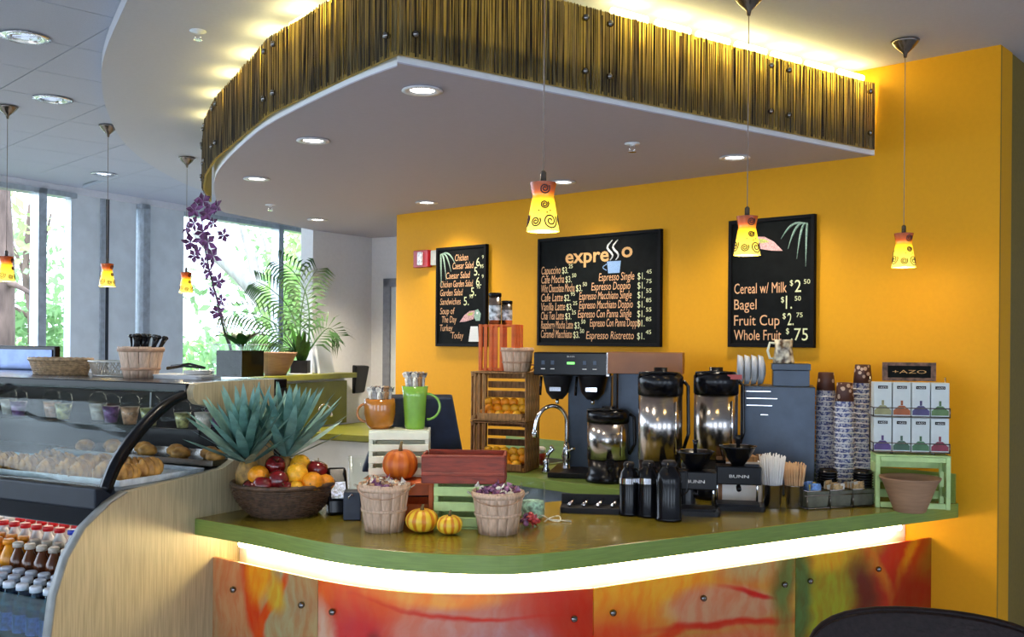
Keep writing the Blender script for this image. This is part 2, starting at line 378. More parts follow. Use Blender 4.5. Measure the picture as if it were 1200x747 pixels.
# yellow wall, its shade-darkened olive return on the right
wy = struct(wallbox('wall_right', wpt(-.135), wpt(3.269), 0, 2.9, .14, m_yellow, side=1))
e0 = wpt(-.135)
wo = struct(wallbox('wall_side', e0 + Vector((0.004, .004, 0)), e0 + Vector((.66, .75, 0)) * 2.6, 0, 2.9, .12, m_oliveshade, side=-1))
# rear white walls under the soffit
A0 = Vector((-1.384, 6.80, 0)); A1 = Vector((-1.045, 7.283, 0)); B1 = Vector((-.62, 7.05, 0))
wa = struct(wallbox('wall_rear', A0, A1, 0, 2.76, .12, m_white, side=-1))
wb = struct(wallbox('wall_back', A1, A1 + (B1 - A1) * 3.2, 0, 2.76, .1, m_white, side=-1))
dr = struct(thing('door_1', None, None, A1 + (B1 - A1) * .40)); dd = (B1 - A1).normalized(); dr.rotation_euler.z = math.atan2(dd.y, dd.x)
MB().box((.35, -.012, 1.02), (.70, .02, 2.04)).build('door_leaf', m_grey, dr)
MB().box((-.03, -.02, 1.05), (.06, .04, 2.1)).box((.73, -.02, 1.05), (.06, .04, 2.1)).box((.35, -.02, 2.07), (.82, .04, .06)).build('door_frame', M('door_frame_paint', (.25, .27, .34), .4), dr)
# window wall: header, sill, grey infill, two glazed openings, further glazing towards the camera side
struct(wallbox('trim_1', lpt(-14), lpt(5.5), 2.79, 2.95, .15, m_white, side=-1))
struct(wallbox('trim_2', lpt(-14), lpt(5.5), 0, .45, .15, m_white, side=-1))
def s_at(px):
    r = ray(px, 300); r.z = 0; n = ln; t = (Lo).dot(n) / r.dot(n); return (r * t - Lo).dot(ld)
sA = s_at(58); sB = s_at(88); sC = s_at(220)
def win(n, s0, s1, mull):
    w = struct(thing('window_%d' % n, None, None, lpt(s0, .45), LR)); L = s1 - s0; H = 2.34
    MB().box((L / 2, .05, H / 2), (L, .012, H)).build('window_pane', m_glassw, w)
    for x in mull: MB().box((x, .03, H / 2), (.07, .10, H)).build('mullion', m_mull, w)
    MB().box((L / 2, .04, .03), (L, .12, .06)).box((L / 2, .04, H - .02), (L, .12, .04)).build('window_frame', m_mull, w)
    return w
sM = s_at(48)
win(1, sM - 6.0, sB, [1.5, 3.0, 4.5, 6.0])
s165 = s_at(164); s172 = s_at(173)
struct(wallbox('wall_panel', lpt(sB, 0, -.05), lpt(s165, 0, -.05), .45, 2.79, .08, m_grey, side=-1))
struct(wallbox('wall_pier', lpt(s172, 0, -.05), lpt(sC, 0, -.05), .45, 2.79, .08, m_grey, side=-1))
s130 = s_at(130)
t_ = struct(thing('trim_3', None, None, lpt(s130, .45, -.045), LR))
MB().box((0, .0, 1.17), (.02, .02, 2.34)).build('cover_strip', m_mulld, t_); MB().box((-.05, .0, 1.17), (.04, .02, 2.34)).build('bright_strip', m_mull, t_)
s328 = s_at(328)
win(4, s165, s172, [(s172 - s165) * .7])
win(2, sC, 5.4, [s328 - sC, s328 - sC + 1.5])
win(3, -14, sM - 6.05, [.2, 2.0, 3.8])
# walls out of view, with shop-front windows behind the camera
struct(wallbox('wall_far', (-2.2, 11.9), (9, 11.9), 0, 2.95, .15, m_white, side=-1))
struct(wallbox('wall_east', (8, 12), (8, -3.6), 0, 2.95, .15, m_white, side=-1))
struct(wallbox('trim_5', (-10.8, -3.6), (8, -3.6), 0, .4, .15, m_white, side=-1))
struct(wallbox('trim_6', (-10.8, -3.6), (8, -3.6), 2.5, 2.95, .15, m_white, side=-1))
for i, x in enumerate((-10.3, -6.9, -3.5, -.1, 3.3, 7.6)):  # unseen piers, made wide to hold back daylight and its sheen on black
    struct(wallbox('trim_%d' % (7 + i), (x, -3.6), (x + (1.5 if x < 7 else .35), -3.6), .4, 2.5, .15, m_white, side=-1))
# portals only guide the sampling of the sky through the openings
def portal(c, rot, sx, sy):
    l = bpy.data.lights.new('portal', 'AREA'); l.shape = 'RECTANGLE'; l.size = sx; l.size_y = sy
    try: l.cycles.is_portal = True
    except Exception: return
    o = bpy.data.objects.new('portal', l); COL.objects.link(o); o.location = c; o.rotation_euler = rot
portal((-1.4, -3.62, 1.45), (PI / 2, 0, PI), 18, 2.1)
pc = lpt(-3.0, 1.55, -.12)
portal(pc, (PI / 2, 0, LR + PI), 20, 2.3)

# ceilings: square tiles on the left, smooth dropped disc over the bar
ce = struct(MB().prism([lpt(-14), Vector((8, -3.6, 0)), Vector((8, 11.9, 0)), lpt(5.4)], HT + .03, HT + .09).build('ceiling', m_tile))
g1 = Vector((.722, .692, 0)); g2 = Vector((-.70, .714, 0)); TS = .47
tm = MB().box((0, 0, 0), (TS - .005, TS - .005, .024)).mesh('tile', m_tile)
org = Vector((-2.407, 4.595, 0)); nt_ = 0
g2 = Vector((-g1.y, g1.x, 0))
for i in range(-9, 10):
    for j in range(-9, 12):
        c = org + g1 * (i + .5) * TS + g2 * (j + .5) * TS
        if c.x > -1.2 or (c - Lo).dot(ln) < .35 or c.y < 1.8 or c.y > 10.5: continue
        o = bpy.data.objects.new('ceiling_tile', tm); COL.objects.link(o); o.parent = ce; o.location = (c.x, c.y, HT + .0125); o.rotation_euler.z = math.atan2(g1.y, g1.x); nt_ += 1
# dropped smooth ceiling
cp_ = [hz(*p, HC) for p in ((124, 59), (119, 94), (126, 131), (147, 169), (187, 200))]
front = [Vector((-1.02, 2.72, 0)), Vector((-.55, 2.1, 0)), Vector((.3, 1.2, 0)), Vector((2.2, .0, 0))]
pts = [Vector((2.2, 0, 0)), Vector((.3, .75, 0)), Vector((-.45, 1.75, 0)), Vector((-1.0, 2.72, 0)), Vector((-1.27, 3.218, 0))] + cp_ + [Vector((-2.33, 7.4, 0)), Vector((-2.1, 8.3, 0)), Vector((-1.5, 9.2, 0)), Vector((2, 9.6, 0)), Vector((6, 8, 0)), Vector((6, 0, 0))]
def cat(P, n=5):
    out = []
    for i in range(len(P) - 1):
        a, b, c, d = P[max(i - 1, 0)], P[i], P[i + 1], P[min(i + 2, len(P) - 1)]
        for k in range(n):
            t = k / n; out.append(.5 * ((2 * b) + (c - a) * t + (2 * a - 5 * b + 4 * c - d) * t * t + (3 * b - 3 * c + d - a) * t ** 3))
    return out + [P[-1]]
sm_ = cat([Vector((p.x, p.y, 0)) for p in pts[:13]]) + pts[13:]
struct(MB().prism(list(reversed(sm_)), HC, HT - .002).build('ceiling_disc', m_ceil))

# soffit slab with its bamboo fascia
S_ = lambda p: (lambda h: Vector((h.x, h.y, 0)))(hz(p[0], p[1], HS))
curve = [S_(p) for p in ((477, 74), (410, 99), (324, 141), (290, 165), (260, 195))]
left = cat(curve + [S_((251, 215)), S_((255, 240)), S_((262, 249))], 4)
sof = [None] + left + [A0.copy() + Vector((-.0, .0, 0)), A1.copy(), B1.copy(), Vector((-.35, 6.7, 0)), wpt(3.269, 0, -.05), wpt(.3, 0, -.05)]
FT = 2.69
SF = lambda p: (lambda h: Vector((h.x, h.y, 0)))(hz(p[0], p[1], FB))
FB = HS + .018
fpts = [SF((1037, 178)), SF((466, 63)), SF((316, 133)), SF((252, 186)), SF((240, 205)), SF((237.5, 222)), SF((246, 237))]
_d = (fpts[0] - fpts[1]).normalized(); fpts[0] = fpts[1] + _d * ((Wo + wn * .006 - fpts[1]).dot(wn) / _d.dot(wn)) - _d * .012
_n = Vector((-_d.y, _d.x, 0)); _n = -_n if _n.dot(Vector((0, 1, 0))) < 0 else _n
sof[0] = fpts[0] + _n * .022 + _d * .0
sof[1] = fpts[1] + _n * .024 + _d * .012
so = struct(thing('trim_13', None, None))
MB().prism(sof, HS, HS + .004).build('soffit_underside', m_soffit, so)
MB().prism(sof, HS + .004, HS + .10).build('soffit_slab', m_lip, so)
# split the long run into its three sheets
a, b = fpts[1], fpts[0]
def cross_x(px, a, b):
    r = ray(px, 100); n = Vector((b.y - a.y, a.x - b.x, 0)); r.z = 0; return r * (a.dot(n) / r.dot(n))
runs = [(cross_x(912, a, b), b), (cross_x(698, a, b), cross_x(912, a, b)), (a, cross_x(698, a, b)), (fpts[2], fpts[1]), (fpts[3], fpts[2]), (fpts[4], fpts[3]), (fpts[5], fpts[4]), (fpts[6], fpts[5])]
bolt_m = MB().lathe([(.0001, -.012), (.009, -.010), (.011, -.004), (.010, 0), (.005, .012)], 12, X=Matrix.Rotation(-PI / 2, 4, 'X')).mesh('bolt', M('bolt_metal', (.20, .19, .19), .10, 1))
for i, (p, q) in enumerate(runs):
    L = (q - p).length; d = (q - p).normalized(); rz = math.atan2(d.y, d.x)
    pn = MB().box((L / 2, .006, (FT - FB) / 2), (L - .004, .006, FT - FB)).build('bamboo_panel', m_resin, so); pn.location = (p.x, p.y, FB); pn.rotation_euler.z = rz
    rb = MB(); x = .003
    while x < L - .006:
        w = R_.uniform(.0025, .0065); top = FT - FB - R_.choice([0, 0, 0, .004, .008, .015]); z0 = R_.choice([0, 0, 0, .01]); tl = R_.uniform(-.004, .004)
        y = -.002 + R_.uniform(-.002, .002); w2 = min(w, L - .004 - x)
        rb.add([(x, y, z0), (x + w2, y, z0), (x + w2 + tl, y, top), (x + tl, y, top), (x + w2 / 2, y - w * .5, z0), (x + w2 / 2 + tl, y - w * .5, top)], [(0, 4, 5, 3), (4, 1, 2, 5), (3, 5, 2), (0, 1, 4)])
        x += w + (R_.uniform(0, .002) if R_.random() < .8 else R_.uniform(.003, .008))
    rr = rb.build('reeds', m_reed, pn); rr['kind'] = 'stuff'
    for bx in ([.05, L - .05] if L > .3 else [L / 2]):
        for bz in (.06, .225):
            o = bpy.data.objects.new('bolt', bolt_m); COL.objects.link(o); o.parent = pn; o.location = (bx, -.006, bz)
# cove lamps on the slab behind the fascia, close under the ceiling
fr = [fpts[0], fpts[1], fpts[2], fpts[3], fpts[4], fpts[5]]
for i in range(len(fr) - 1):
    p, q = fr[i], fr[i + 1]; L = (q - p).length; d = (q - p).normalized(); n = Vector((-d.y, d.x, 0))
    ctr = Vector((.2, 5, 0));
    if (ctr - p).dot(n) < 0: n = -n
    k = max(1, round(L / (.20 if i == 0 else .32)))
    for j in range(k):
        c = p + d * L * (j + .5) / k + n * .05
        if i == 0 and c.x < .22: continue
        if i == 1 and c.x > -.42: continue
        lp = thing('cove_lamp', None, None, (c.x, c.y, HS + .1), math.atan2(d.y, d.x)); lp.parent = so
        MB().box((0, 0, .06), (.05, .03, .12)).build('lamp_holder', m_lip, lp)
        MB().tube([(-.075, 0, .21), (.075, 0, .21)], .014, 10).box((0, 0, .16), (.02, .02, .08)).build('lamp_tube', m_cove, lp)

# ---------------------------------------------------------------- downlights, sprinklers, pendants
def downlight(px, py, z, lit, label, grp=None, w=SPOT_W, r=.045):
    c = hz(px, py, z); t = thing('downlight', label, 'ceiling light', c, 0, grp)
    MB().lathe([(r, 0), (r * 1.35, -.002), (r * 1.4, -.006), (r * .95, -.007), (r * .85, .0), (r * .84, -.0008)], 24, caps=False).build('trim_ring', M('ring', (.7, .7, .75), .3) if lit else m_chrome, t)
    MB().cyl((0, 0, -.002), r * .84, .0015, 20).build('lamp_disc', m_hot if lit else m_chrome, t)
    if not lit: MB().box((0, 0, -.008), (r * .5, .006, .012)).box((0, 0, -.006), (r * 1.5, .012, .006)).build('reflector', m_chrome, t)
    if lit and w:
        l = bpy.data.lights.new('spot', 'SPOT'); l.energy = w; l.spot_size = 2.3; l.spot_blend = .8; l.shadow_soft_size = .05; l.color = (1, .86, .66)
        o = bpy.data.objects.new('spot', l); COL.objects.link(o); o.parent = t; o.location = (0, 0, -.02)
for p, lb in (((495, 105), 'lit downlight in the soffit nearest its front corner'), ((367, 164), 'lit downlight in the soffit behind the curved bamboo front'), ((301, 209), 'lit downlight in the soffit nearest the hanging purple flowers'),
              ((372, 257), 'lit downlight in the soffit over the white rear wall'), ((500, 237), 'lit downlight in the soffit above the red wall alarm'), ((660, 213), 'lit downlight in the soffit just right of the nearest pendant'),
              ((861, 184), 'lit downlight in the soffit above the cereal and bagel chalkboard')):
    downlight(*p, HS, True, lb, w=(140 if p[0] == 372 else 60 if p[0] == 301 else SPOT_W))
for p, lb in (((30, 43), 'unlit chrome downlight in the tiled ceiling, nearest the camera'), ((62, 116), 'unlit chrome downlight in the tiled ceiling, middle one'), ((122, 204), 'small unlit chrome downlight in the tiled ceiling farthest away')):
    downlight(*p, HT, False, lb, r=.065)
def sprinkler(px, py, z, label):
    c = hz(px, py, z); t = thing('sprinkler', label, 'sprinkler', c)
    MB().lathe([(.028, 0), (.03, -.003), (.012, -.006), (.008, -.012)], 16).build('cover_plate', m_lip, t)
    MB().tube([(-.004, 0, -.01), (-.012, 0, -.02), (-.003, 0, -.032)], .002, 6).tube([(.004, 0, -.01), (.012, 0, -.02), (.003, 0, -.032)], .002, 6).lathe([(.016, -.034), (.016, -.032)], 12).build('spray_head', m_chrome, t)
sprinkler(232, 36, HC, 'sprinkler head in the dropped ceiling outside the bamboo fascia')
sprinkler(741, 168, HS, 'sprinkler head in the soffit above the main coffee chalkboard')
sprinkler(317, 240, HS, 'sprinkler head at the left rear of the soffit')

m_shade = None
def shade_mat():
    m, t, b, out = nt('glowing_art_glass'); N = t.nodes; L = t.links
    tc = N.new('ShaderNodeTexCoord'); sx = N.new('ShaderNodeSeparateXYZ'); L.new(tc.outputs['Object'], sx.inputs[0])
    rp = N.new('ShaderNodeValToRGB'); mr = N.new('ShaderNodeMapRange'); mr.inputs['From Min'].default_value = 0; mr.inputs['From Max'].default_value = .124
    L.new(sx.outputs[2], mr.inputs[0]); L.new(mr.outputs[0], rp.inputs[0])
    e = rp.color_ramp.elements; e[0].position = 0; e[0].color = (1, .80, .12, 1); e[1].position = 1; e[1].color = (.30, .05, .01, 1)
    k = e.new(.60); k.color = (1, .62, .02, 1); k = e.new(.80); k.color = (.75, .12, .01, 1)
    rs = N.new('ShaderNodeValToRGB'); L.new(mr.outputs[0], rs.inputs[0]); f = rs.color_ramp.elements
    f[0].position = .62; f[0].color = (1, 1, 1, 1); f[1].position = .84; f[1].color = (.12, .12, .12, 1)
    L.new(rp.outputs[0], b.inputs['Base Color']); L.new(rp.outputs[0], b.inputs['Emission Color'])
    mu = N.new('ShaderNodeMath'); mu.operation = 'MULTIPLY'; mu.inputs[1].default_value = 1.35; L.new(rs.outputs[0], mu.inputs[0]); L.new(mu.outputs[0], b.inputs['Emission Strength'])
    b.inputs['Roughness'].default_value = .2
    return m
m_shade = shade_mat(); m_swirl = M('swirl_paint', (.05, .004, .004), .5)
m_inner = emit('lamp_glow', (1, .85, .35), 3)
def pend_base():
    t = thing('pendant_lamp', '', 'pendant lamp')
    prof = [(.042, 0), (.041, .006), (.036, .04), (.030, .075), (.027, .088), (.028, .095), (.033, .118), (.034, .124)]
    def rad(z):
        for i in range(len(prof) - 1):
            if prof[i][1] <= z <= prof[i + 1][1]:
                f = (z - prof[i][1]) / (prof[i + 1][1] - prof[i][1]); return prof[i][0] + f * (prof[i + 1][0] - prof[i][0])
        return .03
    sh = MB().lathe(prof, 32, caps=False).lathe([(r - .002, z) for r, z in reversed(prof)], 32, caps=False).build('shade', m_shade, t)
    for (az, z0, r0) in ((-120, .022, .011), (-62, .024, .017), (-85, .066, .009), (-84, .106, .011), (0, .03, .013), (60, .02, .013), (120, .05, .013), (180, .028, .015), (30, .07, .009)):
        P = []
        for k in range(26):
            a = k / 25 * 4.2 * PI; r = 1.25 * r0 * (.12 + .88 * k / 25); zz = z0 + r * math.sin(a)
            if zz < .003: zz = .003
            R0 = rad(zz) + .0006; th = math.radians(az) + r * math.cos(a) / R0; P.append((R0 * math.cos(th), R0 * math.sin(th), zz))
        MB().tube(P, .0019, 5).build('swirl', m_swirl, sh)
    for (az, z0) in ((-110, .05), (-60, .05), (-75, .045), (20, .05), (160, .06)):
        th = math.radians(az); r = rad(z0); MB().sphere((r * math.cos(th), r * math.sin(th), z0), .0022, 6, 4).build('dot', m_swirl, sh)
    MB().lathe([(.0335, .123), (.02, .126), (.008, .128), (.008, .15), (.004, .155)], 20).build('cap', m_bronze, t)
    MB().sphere((0, 0, .05), .017, 12, 8).build('bulb', m_inner, t)
    l = bpy.data.lights.new('pendant_light', 'POINT'); l.energy = PEND_W; l.color = (1, .72, .3); l.shadow_soft_size = .02
    o = bpy.data.objects.new('pendant_light', l); COL.objects.link(o); o.parent = t; o.location = (0, 0, -.01)
    return t
pend = pend_base(); PB = 1.93
for k, (x, y, zc, lb) in enumerate(((.0765, 2.50, HC, 'glowing yellow swirl pendant nearest the camera, left of the three over the bar'), (.747, 3.13, HC, 'yellow swirl pendant hanging in front of the cereal and bagel chalkboard'),
                        (1.425, 3.577, HC, 'yellow swirl pendant hanging against the bare yellow wall at the right'), (-1.995, 6.0, HC, 'yellow swirl pendant on the left side nearest the orchid'),
                        (-2.21, 5.35, HT, 'yellow swirl pendant in front of the grey window infill'), (-2.538, 4.92, HT, 'yellow swirl pendant cut by the left edge of the picture'))):
    t = pend if k == 0 else dup(pend)
    t.location = (x, y, PB); t['label'] = lb; t.rotation_euler.z = k * .3 if k > 2 else (0, .1, .18)[k]
for t in [o for o in COL.objects if o.name.startswith('pendant_lamp')]:
    x, y = t.location.x, t.location.y; zc = HT if (x < -2.1) else HC
    MB().tube([(0, 0, .15), (0, 0, zc - PB - .05)], .0016, 6).build('cord', M('cord_grey', (.25, .2, .18), .4), t)
    MB().lathe([(.005, -.065), (.008, -.05), (.03, -.03), (.045, -.012), (.05, -.004), (.036, 0)], 24, (0, 0, zc - PB)).build('canopy', m_bronze, t)

# ---------------------------------------------------------------- bar counter
fe = [hz(*p, CT) for p in ((228, 608), (300, 620), (380, 636), (460, 646), (560, 651), (620, 650), (700, 642))]
fe = cat([Vector((p.x, p.y, 0)) for p in fe], 5)
rend = Wo + wn * .004
inn = [Vector((.541, 3.902, 0)), Vector((-.128, 3.507, 0)), Vector((-.5, 3.53, 0)), Vector((-.86, 3.60, 0))]
wj = wpt(.96, 0, .004)
bar = thing('bar_counter', 'curved serving counter with green top, flower picture front and glowing underside', 'counter', (0, 0, 0))
topo = list(fe) + [rend] + [wj] + inn
MB().prism(topo, CT - .055, CT).build('countertop', [m_topreflect, m_green], bar, bev=.003)
ct = COL.objects['countertop']
for p in ct.data.polygons: p.material_index = 0 if abs(p.normal.z) > .5 else 1
def inset(P, d):
    out = []
    for i in range(len(P)):
        t = (P[min(i + 1, len(P) - 1)] - P[max(i - 1, 0)]).normalized(); n = Vector((-t.y, t.x, 0)); out.append(P[i] + n * d)
    return out
fe2 = list(fe) + [rend]
bw = inset(fe2, .19)
bw[0] = ppt(.21, -.004, 0); bw[0].z = 0
bw[-1] = wpt(.20, 0, .006)
MB().prism(bw + [p + Vector((.0, .02, 0)) for p in reversed(inset(fe2, .24)[1:-1])] , 0, CT - .056).build('base_wall', m_white, bar)
led = inset(fe2, .165)[1:]
led[-1] = led[-1] + (led[-2] - led[-1]).normalized() * .13
MB().tube([Vector((p.x, p.y, .945)) for p in led], .015, 8).build('light_tube', m_led, bar)
bs = MB().box((0, 0, 0), (.86, .014, .11)).build('backsplash_end', m_green, bar)
bs.location = wpt(.44, CT + .0555, .013); bs.rotation_euler.z = WR
# picture panels; yellow strip light is painted into their pinks as tan
m_dchrome = M('dark_chrome', (.22, .20, .18), .12, 1, var=.1)
m_p1 = blobs('flower_print_left', (.42, .30, .18), (.50, .36, .16), [(.62, .55, .2, .8, 0, (.45, .40, .22), .5), (.30, .90, .25, .5, 0, (.66, .34, .16), .4), (.45, .80, .08, .55, 12, (.72, .07, .01), .35), (.5, 1.0, .12, .25, 0, (.85, .45, .02), .4), (.62, .72, .04, .35, -25, (.75, .10, .01), .4), (.66, .85, .06, .14, 10, (.70, .55, .05), .5)], seed=1.3)
m_p2 = blobs('flower_print_centre', (.55, .10, .04), (.66, .16, .04), [(.18, .9, .35, .2, -20, (.80, .16, .01), .6), (.2, .62, .22, .25, 0, (.62, .02, .02), .6), (.55, .75, .18, .25, 10, (.60, .28, .22), .6), (.72, .45, .2, .35, 0, (.50, .28, .32), .6), (.92, .8, .16, .35, 15, (.60, .05, .02), .6), (.28, .55, .05, .14, 0, (.10, .02, .015), .5), (.04, .55, .06, .3, 10, (.66, .42, .30), .5), (.45, .97, .2, .05, 0, (.85, .40, .08), .6), (.55, .87, .25, .012, -8, (.62, .03, .01), .9)], seed=4.1)
m_p3 = blobs('flower_print_right', (.70, .30, .08), (.78, .42, .06), [(.22, .95, .35, .25, 0, (.88, .52, .03), .5), (.1, .55, .2, .28, 20, (.80, .10, .02), .6), (.40, .62, .3, .04, 35, (.80, .08, .01), .6), (.62, .72, .28, .15, -10, (.74, .40, .22), .25), (.66, .585, .36, .03, -8, (.75, .04, .01), .6), (.78, .79, .16, .02, -25, (.72, .03, .02), .6), (.6, .42, .3, .12, 0, (.80, .26, .10), .5), (.95, .85, .07, .4, 0, (.20, .26, .06), .7), (.75, 1.0, .15, .1, 0, (.62, .48, .20), .6)], seed=8.2)
m_p4 = blobs('flower_print_end', (.33, .16, .01), (.28, .13, .01), [(.22, .70, .28, .40, 0, (.42, .42, .02), .25), (.25, .98, .3, .12, 0, (.75, .50, .02), .6), (.01, .7, .06, .6, 0, (.13, .22, .05), .6), (.62, .75, .16, .6, -18, (.62, .04, .01), .5), (.45, .9, .04, .35, 22, (.75, .30, .02), .7), (.75, .9, .03, .3, -20, (.75, .28, .01), .7), (.97, .8, .07, .4, 0, (.12, .03, .01), .5), (.8, .55, .2, .2, 0, (.34, .02, .01), .7), (.42, .62, .08, .3, 10, (.18, .03, .01), .8)], seed=11.0)
PT = .905
pk = [((240, 651), (373, 680)), None, ((695, 690), (933, 654)), ((933, 654), (1108, 628))]
def panel(P, mat, label=None):
    P = [Vector((p.x, p.y, 0)) for p in P]; o0 = P[0].copy()
    n = len(P); vs = []; Ls = [0]
    for i in range(1, n): Ls.append(Ls[-1] + (P[i] - P[i - 1]).length)
    off = inset(P, .010); q = [p - o0 for p in P]; q2 = [p - o0 for p in off]
    z0 = .12; vs = [(p.x, p.y, z0) for p in q] + [(p.x, p.y, PT) for p in q] + [(p.x, p.y, z0) for p in q2] + [(p.x, p.y, PT) for p in q2]
    fs = [(i, i + 1, n + i + 1, n + i) for i in range(n - 1)] + [(2 * n + i + 1, 2 * n + i, 3 * n + i, 3 * n + i + 1) for i in range(n - 1)] + [(n + i, n + i + 1, 3 * n + i + 1, 3 * n + i) for i in range(n - 1)] + [(i + 1, i, 2 * n + i, 2 * n + i + 1) for i in range(n - 1)] + [(0, n, 3 * n, 2 * n), (n - 1, 3 * n - 1, 4 * n - 1, 2 * n - 1)]
    me = bpy.data.meshes.new('flower_panel'); me.from_pydata(vs, [], fs); me.materials.append(mat); uv = me.uv_layers.new(name='uv')
    for lp in me.loops:
        vi = lp.vertex_index % n; uv.data[lp.index].uv = (Ls[vi] / Ls[-1] * 1.0, (vs[lp.vertex_index][2] - .45) / (PT - .45))
    o = bpy.data.objects.new('flower_panel', me); COL.objects.link(o); o.parent = bar; o.location = o0
    if label: o['label'] = label
    return o
PN = []
p1 = [hz(240, 651, PT), hz(373, 680, PT)]; p1[1] = p1[0] + (p1[1] - p1[0]) * .995
p2 = cat([(lambda h: Vector((h.x, h.y, 0)))(hz(*p, PT)) for p in ((373, 680), (430, 689.5), (495, 695.5), (560, 697), (625, 695), (695, 690))], 4)
p3 = [hz(695, 690, PT), hz(933, 654, PT)]; p3 = [p3[0] + (p3[1] - p3[0]) * .004, p3[1] - (p3[1] - p3[0]) * .004]
p4 = [hz(933, 654, PT), hz(1108, 628, PT)]
for P, mt, bl, lb in ((p1, m_p1, ((275, 691), (355, 709)), 'tan and orange flower print panel'), (p2, m_p2, ((391, 717), (672, 725)), 'red and pink curved flower print panel'), (p3, m_p3, ((717, 718), (823, 701), (918, 685)), 'yellow flower print panel with pink petal'), (p4, m_p4, ((948, 681), (1028, 667), (1098, 656)), 'green and dark red flower print panel')):
    pa = panel(P, mt, lb)
    for (bx, by) in bl:
        best = None; r = ray(bx, by)
        for i in range(len(P) - 1):
            a, b2 = Vector((P[i].x, P[i].y, 0)), Vector((P[i + 1].x, P[i + 1].y, 0)); d = (b2 - a); n = Vector((d.y, -d.x, 0)).normalized()
            h = CP + r * ((a - CP).dot(n) / r.dot(n)); f = (h - a).dot(d) / d.length_squared
            if -.02 <= f <= 1.02: best = (h, n); break
        if best:
            h, n = best; o = bpy.data.objects.new('bolt', bolt_m); COL.objects.link(o); o.parent = pa; o.location = h + n * .003 - Vector(pa.location); o.rotation_euler.z = math.atan2(n.x, -n.y)
# back counter along the yellow wall
bk = thing('back_counter', 'green topped back counter along the yellow wall carrying the coffee brewer', 'counter', (0, 0, 0))
fb = Vector((.541, 3.902, 0)); fbl = fb + wd * 1.36
wl = Wo + wd * ((fbl - Wo).dot(wd)) + wn * .004
MB().prism([wj + wd * .003, fb + wd * .004, fbl, wl], CT - .045, CT).build('countertop', m_green, bk, bev=.002)
ins = (-wn) * .04
MB().prism([wj + wd * .05, fb + wd * .05 + ins, fbl + ins, wl], 0, CT - .046).build('cabinet_body', M('grey_laminate', (.16, .20, .26), .5), bk)
s0 = (wj - Wo).dot(wd) - .3; s1 = (wl - Wo).dot(wd)
b_ = MB().box(((s1 - s0) / 2, 0, .045), (s1 - s0, .015, .09)).build('backsplash', m_green, bk); b_.location = wpt(s1, CT, .010); b_.rotation_euler.z = WR
def boxed(name, label, cat, loc, rz, grp=None): return thing(name, label, cat, loc, rz, grp)

# ---------------------------------------------------------------- rear sink counter and shelf
ad = Vector((.407, .914, 0)); an = Vector((.914, -.407, 0)); AR = math.atan2(ad.y, ad.x)
sk = thing('sink_counter', 'green sink counter with olive backsplash far back beside the white wall', 'counter', (A0.x, A0.y, 0), AR)
# local x runs along the wall, -y is towards the room
MB().box((-.40, .0, .70), (1.35, .16, 1.40 - .02)).build('half_wall', m_grey, sk)
MB().box((-.40, -.04, 1.40), (1.35, .30, .035)).build('cap_shelf', m_olsplash, sk, bev=.003)
MB().box((-.40, -.095, 1.21), (1.35, .02, .30)).build('backsplash', m_olsplash, sk)
MB().box((.05, -.42, CT - .02), (.9, .62, .04)).build('countertop', m_olsplash, sk, bev=.003)
MB().box((.05, -.42, .5), (.8, .55, 1.0)).build('cabinet', m_grey, sk)
def faucet(loc, rz, label, s=1.0):
    t = thing('faucet', label, 'faucet', loc, rz)
    MB().lathe([(.028, 0), (.028, .008), (.018, .02), (.014, .05), (.020, .07), (.014, .10), (.009, .13)], 20).build('body', m_chrome, t).scale = (s,) * 3
    P = [(0, 0, .12), (0, 0, .2), (0, -.005, .235), (0, -.03, .265), (0, -.065, .275), (0, -.10, .262), (0, -.125, .23), (0, -.135, .19), (0, -.137, .165)]
    P = cat([Vector(p) for p in P], 4)
    MB().tube(P, .0085, 10).lathe([(.013, 0), (.012, .03)], 12, (0, -.137, .15)).build('spout', m_chrome, t).scale = (s,) * 3
    MB().tube([(0.01, 0, .09), (.05, 0, .10), (.075, 0, .108)], [.006, .005, .007], 8).build('lever', m_chrome, t).scale = (s,) * 3
    return t
c = hy(373, 507, 6.35); faucet((c.x, c.y, CT), AR + 1.0, 'thin chrome faucet at the far sink below the white wall', .65)

# black towel dispenser and holder on wall A
dv = hp(410, 462, (A0 + an * .0), an)
td = thing('towel_dispenser', 'black towel dispenser fixed to the white rear wall', 'dispenser', (dv.x, dv.y, dv.z), AR)
MB().slab([(-.085, -.0, 0), (-.085, -.10, .01), (-.085, -.11, .21), (-.085, 0, .23)], (.22, 0, 0)).build('housing', m_black, td, bev=.01)
MB().box((.02, -.004, -.01), (.22, .008, .035)).build('wall_plate', m_paper, td)

# ---------------------------------------------------------------- wall boards
def board(name, label, s_left, s_right, z0, z1, inner=.03):
    w = s_left - s_right; h = z1 - z0; t = thing(name, label, 'menu board', wpt(s_left, z0, .001), WR)
    MB().box((w / 2, -.010, h / 2), (w - .02, .012, h - .02)).build('slate', m_board, t)
    f = .016
    MB().box((f / 2, -.012, h / 2), (f, .024, h)).box((w - f / 2, -.012, h / 2), (f, .024, h)).box((w / 2, -.012, f / 2), (w - 2 * f, .024, f)).box((w / 2, -.012, h - f / 2), (w - 2 * f, .024, f)).build('frame', m_bframe, t, bev=.002)
    def T(s, x, z, wd_, ht, m=m_chalko, it=0, off=.0): return text(s, t, x * w, z * h, wd_ * w, ht * h, m, y=-.0168, ital=it, off=off)
    def G(pts, m, name='chalk_drawing'):
        MB().slab([(x * w, -.0165, z * h) for x, z in pts], (0, -.0006, 0)).build(name, m, t)
    return t, T, G, w, h
b2, T, G, w, h = board('menu_board', 'large landscape chalkboard listing the coffee drinks in the middle of the yellow wall', 2.113, 1.344, 1.628, 2.185)
